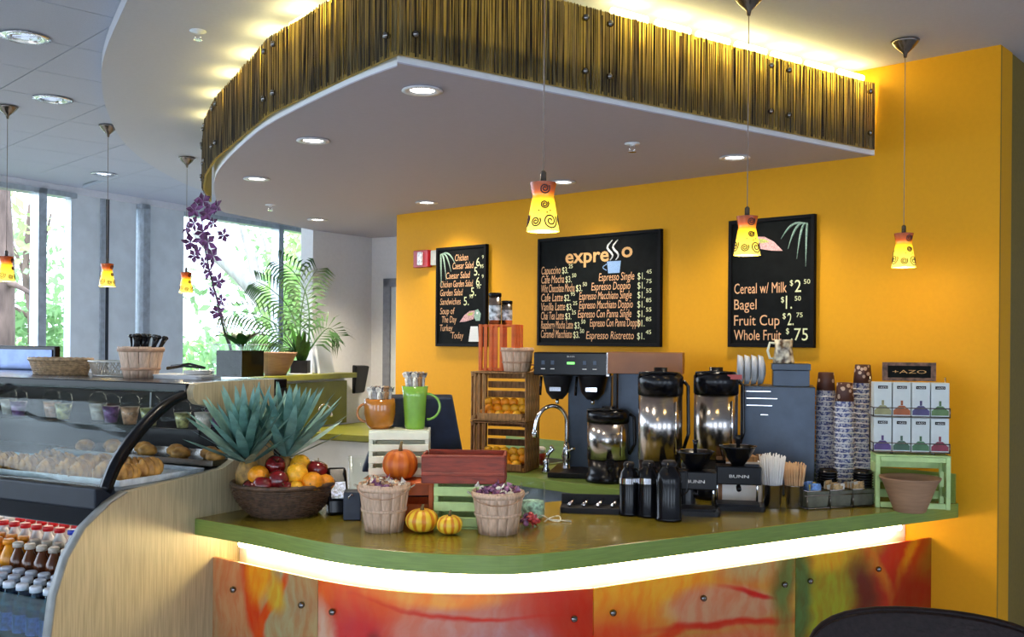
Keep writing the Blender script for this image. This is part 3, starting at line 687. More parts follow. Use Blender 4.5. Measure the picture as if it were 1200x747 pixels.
T('expre', .24, .755, .36, .165, m_chalkt, off=.02); T('o', .70, .78, .085, .165, m_chalkt, off=.02)
for x in (.61, .655):
    MB().tube([((x + .022 * math.sin(k * .9)) * w, -.0172, (.76 + .022 * k) * h) for k in range(9)], [.002 + .004 * math.sin(PI * k / 8) for k in range(9)], 5).build('steam_stroke', m_chalkw, b2)
G([(.595, .645), (.685, .645), (.695, .75), (.585, .75)], m_chalkb, 'cup_drawing')
MB().tube([((.575 - .03 * math.sin(a / 8 * PI)) * w + .006, -.017, (.672 + .055 * (1 - a / 8)) * h) for a in range(9)], .0022, 5).build('cup_handle', m_chalkb, b2)
for i, (s, wd_, pz) in enumerate((('Capuccino', .17, '$3.25'), ('Cafe Mocha', .20, '$3.50'), ('Wht Chocolate Mocha', .29, '$3.50'), ('Cafe Latte', .19, '$2.95'), ('Vanilla Latte', .21, '$3.25'), ('Chai Tea Latte', .20, '$3.25'), ('Raspberry Mocha Latte', .28, '$3.50'), ('Caramel Macchiato', .27, '$3.50'))):
    z = .665 - i * .0845
    T(s, .03, z, wd_, .095, m_chalko, .15); T(pz[:3], .03 + wd_ + .012, z, .052, .076, m_chalky); T(pz[3:], .03 + wd_ + .068, z + .045, .035, .045, m_chalky)
for i, (s, x, wd_, pz) in enumerate((('Espresso Single', .52, .28, '$1.45'), ('Espresso Doppio', .46, .31, '$1.75'), ('Espresso Macchiato Single', .36, .42, '$1.55'), ('Espresso Macchiato Doppio', .36, .43, '$1.85'), ('Espresso Con Panna Single', .35, .43, '$1.55'), ('Espresso Con Panna Doppio', .45, .40, '$1.85'), ('Espresso Ristretto', .42, .38, '$1.45'))):
    z = .58 - i * .081 - (.03 if i == 6 else 0)
    T(s, x, z, wd_, .09, m_chalko, .15); T(pz[:3], .825, z, .055, .074, m_chalky); T(pz[3:], .89, z + .045, .04, .045, m_chalky)
b1, T, G, w, h = board('menu_board', 'narrow portrait chalkboard listing salads and soup at the left of the yellow wall', 2.893, 2.490, 1.617, 2.183)
for i, (s, x, z, wd_) in enumerate((('Chicken', .38, .855, .26), ('Caesar Salad', .33, .775, .42), ('Caesar Salad', .20, .68, .48), ('Chicken Garden Salad', .08, .595, .66), ('Garden Salad', .08, .51, .46), ('Sandwiches', .08, .42, .42), ('Soup of', .08, .325, .30), ('The Day', .12, .24, .30), ('Turkey', .08, .155, .26), ('Today', .32, .08, .24))):
    T(s, x, z, wd_, .085, m_chalko, .15)
for s, x, z in (('6.', .80, .79), ('5.', .76, .70), ('6.', .80, .60), ('5.', .70, .50), ('5.', .56, .41)):
    T(s, x, z, .10, .11, m_chalky); T('95', x + .11, z + .07, .07, .045, m_chalky)
def fronds(t, w, h, ox, oz, sx, m=m_chalkg):
    for k, (dx, dz) in enumerate(((.02, -.32), (.12, -.26), (.22, -.18), (.30, -.10))):
        P = [((ox + sx * dx * (f ** .8)) * w, -.0172, (oz + dz * f ** 1.8 + .03 * math.sin(PI * f)) * h) for f in [j / 8 for j in range(9)]]
        MB().tube(P, [.001 + .0045 * math.sin(PI * min(1, j / 8 + .05)) for j in range(9)], 5).build('palm_stroke', m, t)
fronds(b1, w, h, .08, .93, 1.0)
def toucan(t, w, h, x, z, s, flip=1):
    def q(pts): return [((x + flip * a * s) * w, (z + b * s * w / h) * h) for a, b in pts]
    def g(pts, m, nm, dy=0): MB().slab([(a, -.0165 - dy, b) for a, b in q(pts)], (0, -.0006, 0)).build(nm, m, t)
    g([(-.12, .04), (-.05, .12), (.02, .10), (.05, 0), (0, -.08), (-.10, -.08)], m_chalkg, 'head_drawing')
    g([(.03, .10), (.15, .09), (.28, .02), (.40, -.10), (.25, -.09), (.05, -.05)], m_chalkp, 'beak_drawing', .0004)
    g([(.05, .07), (.15, .06), (.22, .02), (.10, .01)], m_chalkl, 'beak_mark', .001)
    g([(-.06, .07), (-.02, .08), (-.01, .04), (-.05, .03)], m_chalkw, 'eye_drawing', .001)
toucan(b1, w, h, .80, .30, .80, -1)
G([(.66, .05), (.86, .05), (.84, .20), (.70, .20)], m_chalkw, 'body_drawing')
b3, T, G, w, h = board('menu_board', 'portrait chalkboard with a bird drawing, cereal, bagel and fruit prices', .984, .578, 1.632, 2.192)
for s, z, wd_, ps, px_, sup, hh in (('Cereal w/ Milk', .42, .62, '2', .78, '50', .11), ('Bagel', .295, .27, '1.', .68, '50', .12), ('Fruit Cup', .17, .54, '2.', .70, '75', .11), ('Whole Fruit', .055, .56, '.75', .74, '', .11)):
    T(s, .07, z, wd_, .105, m_chalko); T(ps, px_, z, .07 if len(ps) < 3 else .19, hh + .01, m_chalky); T('$', px_ - .055, z + .05, .035, .055, m_chalky)
    if sup: T(sup, px_ + .10, z + .06, .07, .045, m_chalky)
fronds(b3, w, h, .92, .93, -1.0)
toucan(b3, w, h, .30, .80, .85, 1)
# alarm
al = thing('fire_alarm', 'red and white fire alarm strobe left of the salad chalkboard', 'alarm', hp(498, 304, Wo, wn), WR)
MB().box((0, -.018, 0), (.125, .036, .10)).build('housing', M('alarm_red', (.42, .012, .02), .35), al, bev=.003)
MB().box((.005, -.043, 0), (.038, .016, .078)).build('strobe_lens', M('strobe', (.75, .75, .80), .2, var=.5, scale=80), al, bev=.004)
MB().box((.10, -.012, .002), (.05, .024, .085)).build('junction_box', M('alarm_grey', (.45, .45, .42), .5), al)

# ---------------------------------------------------------------- display case
case = thing('display_case', 'black refrigerated pastry case with curved glass and pale wood end panel', 'display case')
u_ = lambda px, py: (lambda h: ((Vector((h.x, h.y, 0)) - Po).dot(pd), h.z))(hp(px, py, Po, pw))
lower = [(-.53, 0.0), (-.546, .6)] + [u_(*p) for p in ((60, 747), (66, 700), (80, 655), (100, 620), (130, 590), (150, 577))]
mid = [u_(*p) for p in ((236, 556), (262, 549), (274, 540))] + [(.190, 1.30), (.175, 1.37), (.13, 1.405), (.06, 1.42)]
strip_ = [u_(*p) for p in ((232, 474), (227, 468), (226, 458), (229, 451), (236, 449))] + [(.39, 1.503), (.39, 0.0)]
prof = lower + mid + strip_
def pan(prof, w0, w1): return MB().slab([ppt(u, w0, z) for u, z in prof], pw * (w1 - w0))
pan(prof, 0, .028).build('end_panel', m_wood, case)
led_ = lower[1:] + []
eb = MB()
edge = [ppt(u, .012, z) for u, z in lower]
eb.strip([ppt(u, -.002, z) for u, z in lower], [ppt(u, .030, z) for u, z in lower], thick=[(-pd.x * .006, -pd.y * .006, .003)] * len(lower))
eb.build('edge_band', M('edge_band_grey', (.22, .23, .22), .4), case)
CL = 2.3    # length of the case
def cb(name, mat, u0, u1, w0, w1, z0, z1, bev=0):
    b = MB().slab([ppt(u0, w0, z0), ppt(u1, w0, z0), ppt(u1, w0, z1), ppt(u0, w0, z1)], pw * (w1 - w0)); return b.build(name, mat, case, bev)
cb('top_deck', m_black, -.015, .50, .03, CL, 1.465, 1.50, .004)
cb('back_panel', m_blackm, .47, .50, .03, CL, .1, 1.465)
cb('glass_shelf', m_plasticc, .06, .45, .035, CL, 1.325, 1.333)
cb('shelf_rail', m_blackm, .05, .06, .035, CL, 1.318, 1.338)
cb('pastry_deck', M('deck_steel', (.10, .12, .14), .3, .5), -.30, .47, .03, CL, 1.165, 1.18)
cb('front_rail', M('case_blue_black', (.008, .013, .024), .4, spec=.3), -.375, -.30, .03, CL, 1.13, 1.195, .006)
MB().slab([ppt(u, .03, z) for u, z in ((-.375, 1.13), (-.30, 1.165), (-.20, 1.165), (-.26, 1.095), (-.41, 1.085))], pw * (CL - .03)).build('front_bumper', m_black, case, bev=.004)
cb('drinks_back', m_blackm, .10, .12, .03, CL, .70, 1.06)
cb('far_end', m_blackm, -.45, .47, CL, CL + .03, 0, 1.47)
cb('drinks_shelf', m_blackm, -.50, .12, .03, CL, .72, .74)
cb('base_cabinet', m_blackm, -.50, .40, .03, CL, .0, .70)
cb('drinks_guard', glass('guard_glass', (.55, .75, .80), .3), -.535, -.528, .03, CL, .68, .895)
# curved glass
arc = cat([Vector((-.345, 0, 1.19)), Vector((-.30, 0, 1.275)), Vector((-.215, 0, 1.365)), Vector((-.11, 0, 1.44)), Vector((-.01, 0, 1.478))], 6)
MB().strip([ppt(p.x, .05, p.z) for p in arc], [ppt(p.x, CL, p.z) for p in arc], thick=[(pd.x * .004, pd.y * .004, .002)] * len(arc)).build('curved_glass', m_glasst, case)
def hoop(w, wid, name='glass_arch', m=m_black):
    MB().strip([ppt(p.x, w, p.z) for p in arc], [ppt(p.x, w + wid, p.z) for p in arc], thick=[(pd.x * .028, pd.y * .028, -.02)] * len(arc)).build(name, m, case)
hoop(.03, .022); hoop(.92, .014)
# lamps in the case
for (u, w, z, nm) in ((.30, .1, 1.455, 'case_lamp'), (-.10, .1, 1.05, 'case_lamp')):
    cb('case_lamp', emit('case_lamp_glow', (1, .92, .75), (6 if z > 1.4 else .5) if z > 1.2 else 9), u, u + .02, .06, CL - .05, z - .008, z)
# cups with domed lids on the shelf
def domed_cup(u, w, label, fill, s=1.0, straw=False):
    t = thing('dessert_cup', label, 'cup', ppt(u, w, 1.333))
    MB().lathe([(.024 * s, .002), (.036 * s, .075 * s)], 18).build('cup', m_plasticc, t)
    MB().lathe([(.022 * s, .003), (.034 * s, .066 * s)], 16).build('filling', fill, t)
    MB().lathe([(.038 * s, .076 * s), (.036 * s, .082 * s), (.030 * s, .100 * s), (.018 * s, .112 * s), (.004, .116 * s)], 18).build('dome_lid', m_plasticc, t)
    if straw: MB().tube([(0, 0, .03), (.003, 0, .11 * s + .012)], .003, 6).build('spoon', m_paper, t)
fil = [M('berry_filling', (.22, .08, .25), .4, var=.6, scale=50), M('cream_filling', (.7, .62, .5), .4, var=.3, scale=50), M('fruit_filling', (.45, .42, .15), .4, var=.7, scale=50), M('peach_filling', (.7, .35, .18), .4, var=.5, scale=40)]
domed_cup(.10, .06, 'domed dessert cup with pale filling beside the wood end panel', fil[1], .95)
domed_cup(.20, .11, 'domed cup of purple berries behind the black glass arch', fil[0], .95)
domed_cup(.11, .17, 'domed cup of green fruit tight against the black glass arch', fil[2], .85)
domed_cup(.12, .34, 'domed dessert cup with a spoon standing in it, on the upper shelf', fil[2], 1.0, True)
domed_cup(.12, .44, 'domed cup with peach topping left of the cup with the spoon', fil[3], 1.0)
for k in range(6):
    domed_cup(.14 + .05 * (k % 2), .56 + .13 * k, 'domed fruit cup in the dim left part of the upper shelf', fil[k % 4], .95)
for o in [o for o in COL.objects if o.get('label', '') == 'domed fruit cup in the dim left part of the upper shelf']: o['group'] = 'fruit cups in the dim left part of the case'
# trays with pastries
def tray(u0, u1, w0, w1, z, label, m=m_trayw):
    t = thing('pastry_tray', label, 'tray', ppt((u0 + u1) / 2, (w0 + w1) / 2, z), math.atan2(pw.y, pw.x))
    L = w1 - w0; W = u1 - u0
    MB().box((0, 0, .003), (L, W, .006)).box((0, W / 2, .01), (L, .005, .02)).box((0, -W / 2, .01), (L, .005, .02)).box((L / 2, 0, .01), (.005, W, .02)).box((-L / 2, 0, .01), (.005, W, .02)).build('tray_body', m, t)
tray(-.24, .12, .08, .80, 1.18, 'paper lined tray of croissants at the front of the case')
tray(-.26, .10, .86, 1.5, 1.18, 'blue lined tray of pastries at the left end of the case', M('blue_liner', (.25, .50, .55), .5, var=.4))
tray(.16, .42, .08, .9, 1.20, 'tray of buns behind the croissants', m_steel)
cro = []
def croissant():
    mb = MB(); n = 26; P = []; rr = []
    for k in range(n + 1):
        f = k / n; a = (f - .5) * 2.2; P.append((.05 * math.sin(a) / .9, -.022 * math.cos(a) + .02, .021)); e = math.sin(PI * min(max(f, .04), .96)); rr.append((.008 + .019 * e) * (1.06 if k % 4 < 2 else .80))
    mb.tube(P, rr, 10); return mb.mesh('crust', m_pastry)
cm = croissant()
lbl_c = 'golden croissant on the paper lined tray in the case'
for k in range(15):
    w = .13 + .085 * (k % 8) + R_.uniform(-.01, .01); u = (-.18 if k < 8 else -.06) + R_.uniform(-.015, .015)
    o = bpy.data.objects.new('croissant', cm); COL.objects.link(o); tag(o, lbl_c, 'croissant', 'croissants on the front tray'); o.location = ppt(u, w, 1.186); o.rotation_euler = (R_.uniform(-.15, .15), R_.uniform(-.1, .1), R_.uniform(.6, 1.5)); s = R_.uniform(.95, 1.15); o.scale = (s, s, s * 1.25)
bun = MB().lathe([(.022, 0), (.036, .012), (.034, .028), (.018, .042), (.0001, .046)], 16).mesh('crust', m_pastry)
for k in range(9):
    o = bpy.data.objects.new('bun', bun); COL.objects.link(o); tag(o, 'round brown bun on the tray behind the croissants', 'bun', 'buns behind the croissants'); o.location = ppt(.24 + .06 * (k % 2), .14 + .085 * k, 1.206); o.rotation_euler.z = k
for k in range(6):
    o = bpy.data.objects.new('pastry', bun); COL.objects.link(o); tag(o, 'brown pastry on the blue lined tray at the left', 'pastry', 'pastries on the blue lined tray'); o.location = ppt(-.12 + .10 * (k % 2), .92 + .09 * k, 1.186); o.rotation_euler.z = k; o.scale = (1.15, 1.1, .9)
# bottles
def bottle(name, label, grp, r, h, body, cap, capr=.014, clear=False):
    t = thing(name, label, 'bottle', (0, 0, 0), 0, grp)
    MB().lathe([(r * .9, 0), (r, .006), (r, h * .55), (r * .93, h * .66), (r * .45, h * .84), (r * .40, h * .90)], 14).build('bottle_body', body, t)
    MB().lathe([(capr, h * .89), (capr, h - .003), (capr * .85, h)], 14).build('cap', cap, t)
    MB().lathe([(r + .0006, h * .16), (r + .0006, h * .48)], 14, caps=False).build('wrap_label', M('bottle_wrap', (.10, .14, .45), .4, var=.6, scale=60) if clear else body, t)
    return t
mm = {}
kinds = [
 ('milk', bottle('milk_bottle', 'white milk bottle with red cap in the back row of drinks', 'milk bottles in the drinks well', .026, .15, M('milk', (.82, .80, .76), .3), M('red_cap', (.60, .01, .015), .3), .017), -.10, .86),
 ('berry', bottle('juice_bottle', 'pink and white drink bottle with white cap, back row', 'pink drink bottles in the well', .026, .15, M('berry_drink', (.55, .06, .09), .3, var=.8, scale=30, col2=(.8, .7, .7)), M('white_cap', (.8, .8, .8), .4), .017), -.10, .86),
 ('orange', bottle('juice_bottle', 'orange juice bottle with orange cap in the middle row', 'orange juice bottles in the well', .027, .16, M('orange_juice', (.85, .33, .01), .25), M('orange_cap', (.85, .30, .02), .3), .018), -.25, .82),
 ('tea', bottle('tea_bottle', 'brown tea bottle with pale cap near the wood end panel', 'tea bottles in the well', .026, .155, M('tea', (.12, .035, .01), .12), M('cream_cap', (.55, .5, .42), .3), .017), -.25, .82),
 ('water', bottle('water_bottle', 'clear water bottle with white cap in the front rows', 'water bottles in the well', .027, .17, glass('water_clear', (.55, .62, .75), .5), M('bluish_cap', (.72, .76, .85), .35), .018, True), -.42, .765)]
shelf_z = {-.10: .86, -.25: .82, -.42: .74}
cb('bottle_step', m_blackm, -.20, .10, .03, CL, .74, .8545)
cb('bottle_step', m_blackm, -.325, -.205, .03, CL, .74, .8195)
used = {}
for (nm, proto, u, z) in kinds:
    cells = []
    if nm == 'milk': cells = [(u + .065 * j, .45 + .058 * i) for i in range(6) for j in range(-1, 2)]
    if nm == 'berry': cells = [(u + .065 * j, .80 + .058 * i) for i in range(6) for j in range(-1, 2)]
    if nm == 'orange': cells = [(u + .065 * j - .01, .54 + .060 * i) for i in range(7) for j in range(0, 1)] + [(u - .045, .54 + .06 * i) for i in range(7)]
    if nm == 'tea': cells = [(u - .01, .25 + .058 * i) for i in range(5)] + [(u - .045, .25 + .058 * i + .01) for i in range(5)]
    if nm == 'water': cells = [(-.355 - .06 * j, .10 + .060 * i) for i in range(12) for j in range(3)]
    if nm in ('orange', 'tea'): cells = [(-.235 - (.055 if c[0] < u - .02 else 0), c[1]) for c in cells]
    z = {'milk': .855, 'berry': .855, 'orange': .82, 'tea': .82, 'water': .74}[nm]
    for k, (uu, ww) in enumerate(cells):
        o = proto if k == 0 else dup(proto)
        o.location = ppt(uu, ww, z)
bl_ = dup(kinds[0][1]); bl_.location = ppt(-.165, .385, .855); bl_['label'] = 'white milk bottle with a blue cap beside the wood end panel'; del bl_['group']
bl_.children[1].data = bl_.children[1].data.copy() if 'cap' in bl_.children[1].name else bl_.children[1].data
for ch in bl_.children:
    if ch.name.startswith('cap'): ch.data = ch.data.copy(); ch.data.materials[0] = M('blue_cap', (.02, .05, .5), .3)

# ---------------------------------------------------------------- things on top of the case
def ontop(px, py, z=1.50): return hz(px, py, z)
PWR = math.atan2(-pw.y, -pw.x)      # along the case, towards the right
def staved(t, r0, r1, h, n, ms, mb_, bands, handle=True, seg=None):
    a = 2 * PI / n; pr = []
    st = MB(); k_ = 4
    for j in range(k_ + 1):
        f = j / k_; r = r0 + (r1 - r0) * f
        for i in range(4):
            th = (-.5 + i / 3) * a * .96; st.v.append((r * math.cos(th), r * math.sin(th), h * f + .001))
    for j in range(k_):
        for i in range(3): st.f.append((j * 4 + i, j * 4 + i + 1, (j + 1) * 4 + i + 1, (j + 1) * 4 + i)); st.sm.append(True); st.mi.append(0)
    me = st.mesh('stave', ms)
    for k in range(n):
        o = bpy.data.objects.new('stave', me); COL.objects.link(o); o.parent = t; o.rotation_euler.z = a * k; o.scale.z = 1 + R_.uniform(-.015, .01)
        md = o.modifiers.new('thick', 'SOLIDIFY'); md.thickness = .0022; md.offset = -1 if k % 2 else -.4
    for (f, hh) in bands:
        ra = r0 + (r1 - r0) * f + .0015; rb = r0 + (r1 - r0) * (f + hh / h) + .0015
        MB().lathe([(ra, h * f), (rb, h * f + hh), (rb + .002, h * f + hh), (ra + .002, h * f), (ra, h * f)], 30, caps=False).build('hoop', mb_, t)
    MB().cyl((0, 0, 0), r0 - .001, .004, 24).build('bottom', ms, t)
    if handle:
        P = [(r1 * .98 * math.cos(q), -.004 + .0 * q, h * .93 + r1 * handle * math.sin(q)) for q in [PI * j / 14 for j in range(15)]]
        MB().tube(P, .0016, 6).build('handle', m_wire, t)
c = ontop(165, 443); bkt = thing('wooden_bucket', 'slatted wooden bucket full of black cutlery on the case', 'bucket', (c.x, c.y, 1.50))
sY = c.y / F
staved(bkt, 19 * sY, 26 * sY, 36 * sY, 12, m_basketw, m_basketb, ((.25, .010), (.85, .012)), handle=0)
kn = MB().tube([(0, 0, 0), (0, 0, .075), (0.002, 0, .10)], [.003, .004, .006], 6).sphere((.002, 0, .105), .009, 8, 6, .9).mesh('cutlery_handle', m_black)
for k in range(30):
    a = k * 2.4; r = .075 * math.sqrt((k + .5) / 30) * (c.y / 4.0)
    o = bpy.data.objects.new('cutlery_piece', kn); COL.objects.link(o); tag(o, 'black plastic cutlery standing in the wooden bucket', 'cutlery', 'black cutlery in the bucket'); o.location = (c.x + r * math.cos(a) * .7, c.y + r * math.sin(a) * .7, 1.555); o.rotation_euler = (R_.uniform(-.2, .2), .5 * math.cos(a) * r / .075, a)
def weave(t, rx, ry, rx2, ry2, h, rows, ribs, mat, r=.0028, wob=.0022, seg=72, name='woven_strand', yoff=0):
    for k in range(rows):
        f = (k + .5) / rows; g = math.sin(f * PI / 2) ** .8 if t.get('bowl') else f
        P = []
        for j in range(seg):
            a = 2 * PI * j / seg; q = wob * math.cos(ribs * PI * j / seg * 1.0 + (k % 2) * PI)
            P.append(((rx + (rx2 - rx) * g + q) * math.cos(a), (ry + (ry2 - ry) * g + q) * math.sin(a), h * f))
        MB().tube(P, r, 5, closed=True).build(name, mat, t)
    rm = MB()
    for j in range(ribs):
        a = 2 * PI * (j + .5) / ribs; P = []
        for k in range(7):
            f = k / 6; g = math.sin(f * PI / 2) ** .8 if t.get('bowl') else f
            P.append(((rx + (rx2 - rx) * g - .001) * math.cos(a), (ry + (ry2 - ry) * g - .001) * math.sin(a), h * f))
        rm.tube(P, r * .8, 4)
    o = rm.build('ribs', mat, t); o['kind'] = 'stuff'
    P = [((rx2 + .001) * math.cos(2 * PI * j / seg), (ry2 + .001) * math.sin(2 * PI * j / seg), h + .002 + .0012 * math.sin(j * 2.1)) for j in range(seg)]
    MB().tube(P, r * 2.0, 8, closed=True).build('rim', mat, t)
    MB().lathe([(.0001, 0), (1, 0), (1, .003), (.0001, .003)], 32, caps=False, X=Matrix.Diagonal((rx, ry, 1, 1))).build('base', mat, t)
c = ontop(40, 440); c = c + pd * .12; t = thing('wicker_basket', 'long tan wicker basket on the case beside the silver wire one', 'basket', (c.x, c.y, 1.50), PWR)
weave(t, .135, .065, .155, .085, .06, 8, 34, m_rattan, .0032)
c = ontop(112, 442); c = c + pd * .11; t = thing('wire_basket', 'long silver wire basket on the case left of the cutlery bucket', 'basket', (c.x, c.y, 1.50), PWR)
P = lambda rx, ry, z: [(rx * math.cos(2 * PI * j / 48), ry * math.sin(2 * PI * j / 48), z) for j in range(48)]
MB().tube(P(.125, .06, .003), .003, 6, True).build('base_ring', m_wire, t); MB().tube(P(.145, .08, .058), .0035, 6, True).build('rim', m_wire, t)
mb = MB()
for j in range(60):
    a = 2 * PI * j / 60; b = a + .35; mb.tube([(.125 * math.cos(a), .06 * math.sin(a), .003), (.145 * math.cos(b), .08 * math.sin(b), .058)], .0016, 4); b = a - .35
    if j % 2: mb.tube([(.125 * math.cos(a), .06 * math.sin(a), .003), (.145 * math.cos(b), .08 * math.sin(b), .058)], .0016, 4)
o = mb.build('wires', m_wire, t); o['kind'] = 'stuff'
MB().lathe([(.0001, .002), (1, .002)], 32, X=Matrix.Diagonal((.125, .06, 1, 1)), caps=False).build('liner', m_rattan, t)
# mirror-like dark framed screen at the far left
c = hy(30, 428, 4.6); t = thing('monitor', 'dark framed flat screen standing far left behind the baskets', 'monitor', (c.x, c.y, 0), PWR)
z0 = 1.40
MB().box((0, 0, z0 + .1), (.44, .03, .22)).build('bezel', m_black, t, bev=.004); MB().box((0, -.018, z0 + .1), (.41, .004, .185)).build('glass_face', M('blue_screen_face', (.10, .14, .26), .12, .6), t)
MB().box((0, .02, (z0) / 2), (.08, .05, z0)).box((0, .02, .01), (.4, .3, .02)).build('stand', m_blackm, t)
# plates tray and tongs
c = ontop(205, 444) + pd * .05
t = thing('plate_tray', 'white tray on the case holding plates, right of the bucket', 'tray', (c.x, c.y, 1.50), PWR)
MB().rbox((0, 0, .004), (.26, .13, .008), .02).build('tray_base', m_paper, t)
MB().rbox((0, 0, .012), (.27, .14, .006), .025).build('tray_rim', m_paper, t)
mb = MB()
for k in range(4):
    pl = MB().lathe([(.03, 0), (.055, .004), (.057, .006), (.03, .003)], 20).build('small_plate', m_paper); tag(pl, 'small white plate stacked on the tray over the case', 'plate', 'white plates on the tray'); pl.location = (c.x - pw.x * .07, c.y - pw.y * .07, 1.516 + k * .003)
t = thing('tongs', 'black serving tongs lying on the white tray', 'tongs', (c.x - pw.x * .01, c.y - pw.y * .01, 1.536), PWR)
MB().tube([(-.09, -.01, .0), (0, -.012, .01), (.09, .0, .004)], [.007, .005, .004], 6).build('lower_arm', m_black, t); MB().tube([(-.09, .01, .006), (0, .014, .018), (.09, .0, .006)], [.007, .005, .004], 6).build('upper_arm', m_black, t)
# orchid in square glass vase
c = ontop(270, 446) + pd * .05
t = thing('orchid', 'purple orchid with tall arching stem in a square glass vase', 'plant', (c.x, c.y, 1.50), PWR); Yo = c.y
vw = 44 * Yo / F
MB().box((0, 0, .06), (vw * .86, vw * .86, .095)).build('moss', m_moss, t)
v = MB()
for sx in (-1, 1):
    v.box((sx * vw / 2, 0, .065), (.004, vw, .13)); v.box((0, sx * vw / 2, .065), (vw, .004, .13))
v.box((0, 0, .004), (vw, vw, .008)); v.build('glass_vase', m_glass, t); MB().tube([(vw / 2 * a, vw / 2 * b, .13) for a, b in ((-1, -1), (1, -1), (1, 1), (-1, 1))], .0025, 5, True).build('vase_rim', m_plasticc, t)
Ri = Matrix.Rotation(-PWR, 4, 'Z')
def loc_of(px, py, y=Yo): return Ri @ (hy(px, py, y) - Vector((c.x, c.y, 1.50)))
stemp = cat([loc_of(*p) for p in ((271, 412), (262, 385), (254, 350), (246, 320), (240, 290), (237, 262), (240, 245))], 4)
MB().tube(stemp, [.005 - .003 * i / len(stemp) for i in range(len(stemp))], 6).build('stem', M('orchid_stem', (.05, .06, .03), .5), t)
MB().tube([loc_of(272, 412), loc_of(265, 385), loc_of(258, 362)], .003, 6).build('support_cane', m_barkw, t)
pe = MB()
for k in range(5):
    a = 2 * PI * k / 5 + .3; L = .028 if k else .034; d = Vector((math.cos(a), 0, math.sin(a))); s_ = Vector((-math.sin(a), 0, math.cos(a))) * (.011 if k % 2 else .008)
    pe.add([(0, 0, 0), d * L * .5 + s_ + Vector((0, -.006, 0)), d * L + Vector((0, -.003, 0)), d * L * .5 - s_ + Vector((0, -.006, 0))], [(0, 1, 2, 3)])
pe.add([(0, -.004, 0), (.007, -.014, -.006), (0, -.018, -.015), (-.007, -.014, -.006)], [(0, 1, 2, 3)])
pem = pe.mesh('flower', m_petal)
fl_px = [(238, 236), (255, 243), (228, 247), (243, 252), (250, 262), (228, 262), (238, 272), (224, 284), (244, 284), (233, 294), (250, 300), (240, 308), (228, 300), (246, 318), (256, 330), (250, 342), (260, 352), (254, 366), (262, 276), (222, 268), (247, 246)]
for k, p in enumerate(fl_px):
    o = bpy.data.objects.new('flower', pem); COL.objects.link(o); o.parent = t; o.location = loc_of(*p, Yo + R_.uniform(-.04, .03)); s = R_.uniform(.9, 1.45); o.scale = (s, s, s); o.rotation_euler = (R_.uniform(-.4, .4), R_.uniform(-1, 1), R_.uniform(-.7, .7))
def blade(L, W, bend, fold=.0, m=m_leaf, n=6, name='leaf'):
    mb = MB(); vs = []
    for k in range(n + 1):
        f = k / n; w = W * (math.sin(PI * (.12 + .88 * f)) ** .8 if f < 1 else .02); x = L * f * math.cos(bend * f * .5); z = L * f * math.sin(1.2 - bend * f) if bend else L * f
        if k == n: w = .0004
        vs += [(x if bend else 0, -w, z + abs(w) * fold), (x if bend else 0, 0, z), (x if bend else 0, w, z + abs(w) * fold)]
    fs = []
    for k in range(n): fs += [(3 * k, 3 * k + 1, 3 * k + 4, 3 * k + 3), (3 * k + 1, 3 * k + 2, 3 * k + 5, 3 * k + 4)]
    mb.add(vs, fs, True); return mb.mesh(name, m)
bm_ = blade(.15, .03, .8, .2)
for k in range(6):
    o = bpy.data.objects.new('leaf', bm_); COL.objects.link(o); o.parent = t; o.location = (.0, 0, .12); o.rotation_euler = (0, R_.uniform(-.2, .2), k * 1.05 + .4); o.scale = (.8, .8, .9)
# palm in pot, terracotta bowl, sheet holder on the shelf cap
capz = 1.418
def on_cap(px, py): return hz(px, py, capz)
def sk_pt(x, y, z): M_ = Matrix.Rotation(AR, 4, 'Z'); v = M_ @ Vector((x, y, 0)); return Vector((A0.x + v.x, A0.y + v.y, z))
def cap_at(px):
    # point on the shelf centre line seen at this column
    r = ray(px, 440); r.z = 0; a = sk_pt(0, -.07, 0); n = an; return (r * (a.dot(n) / r.dot(n)))
c = cap_at(323); Y = c.y; t = thing('clay_bowl', 'wide terracotta bowl on the rear shelf left of the palm', 'bowl', (c.x, c.y, capz))
s = Y / F; MB().lathe([(12 * s, 0), (13 * s, .01), (24 * s, 25 * s), (25 * s, 27 * s), (22 * s, 27 * s), (12 * s, .015), (.001, .015)], 28).build('bowl_wall', m_clay, t)
c = cap_at(352); Y = c.y; s = Y / F
t = thing('potted_palm', 'potted palm with arching feathery fronds in front of the window', 'plant', (c.x, c.y, capz), 0)
MB().rbox((0, 0, 8 * s), (20 * s, 20 * s, 16 * s), .01).build('pot', m_blackm, t); MB().cyl((0, 0, -.0), 14 * s, .006).build('saucer', m_paper, t)
def frond(path, lf, parent):
    """stem with leaflets either side"""
    P = cat([Vector(p) for p in path], 6); st = MB().tube(P, [.006 * (1 - i / len(P)) + .0015 for i in range(len(P))], 5).build('frond', M('palm_green', (.03, .09, .02), .5, var=.3) if not frond.__dict__.get('m') else frond.m, parent)
    frond.m = st.data.materials[0]
    mb = MB(); n = len(P)
    for i in range(int(n * .3), n):
        t_ = (P[min(i + 1, n - 1)] - P[i - 1]).normalized(); f = i / n; L = lf * (1 - .6 * abs(f - .6))
        side = t_.cross(Vector((.2, -1, .1))).normalized()
        for sgn in (-1, 1):
            d = (side * sgn * .8 + t_ * .55 + Vector((0, 0, -.22))).normalized(); b0 = P[i]; w = t_ * .007
            mb.add([b0 - w, b0 + d * L * .5 - w + Vector((0, 0, .01)), b0 + d * L + Vector((0, 0, -.03)), b0 + d * L * .5 + w * 1.2 + Vector((0, 0, .012))], [(0, 1, 2, 3)])
    o = mb.build('leaflets', frond.m, st); o['kind'] = 'stuff'
def lp2(px, py, y): return hy(px, py, y) - Vector((c.x, c.y, capz))
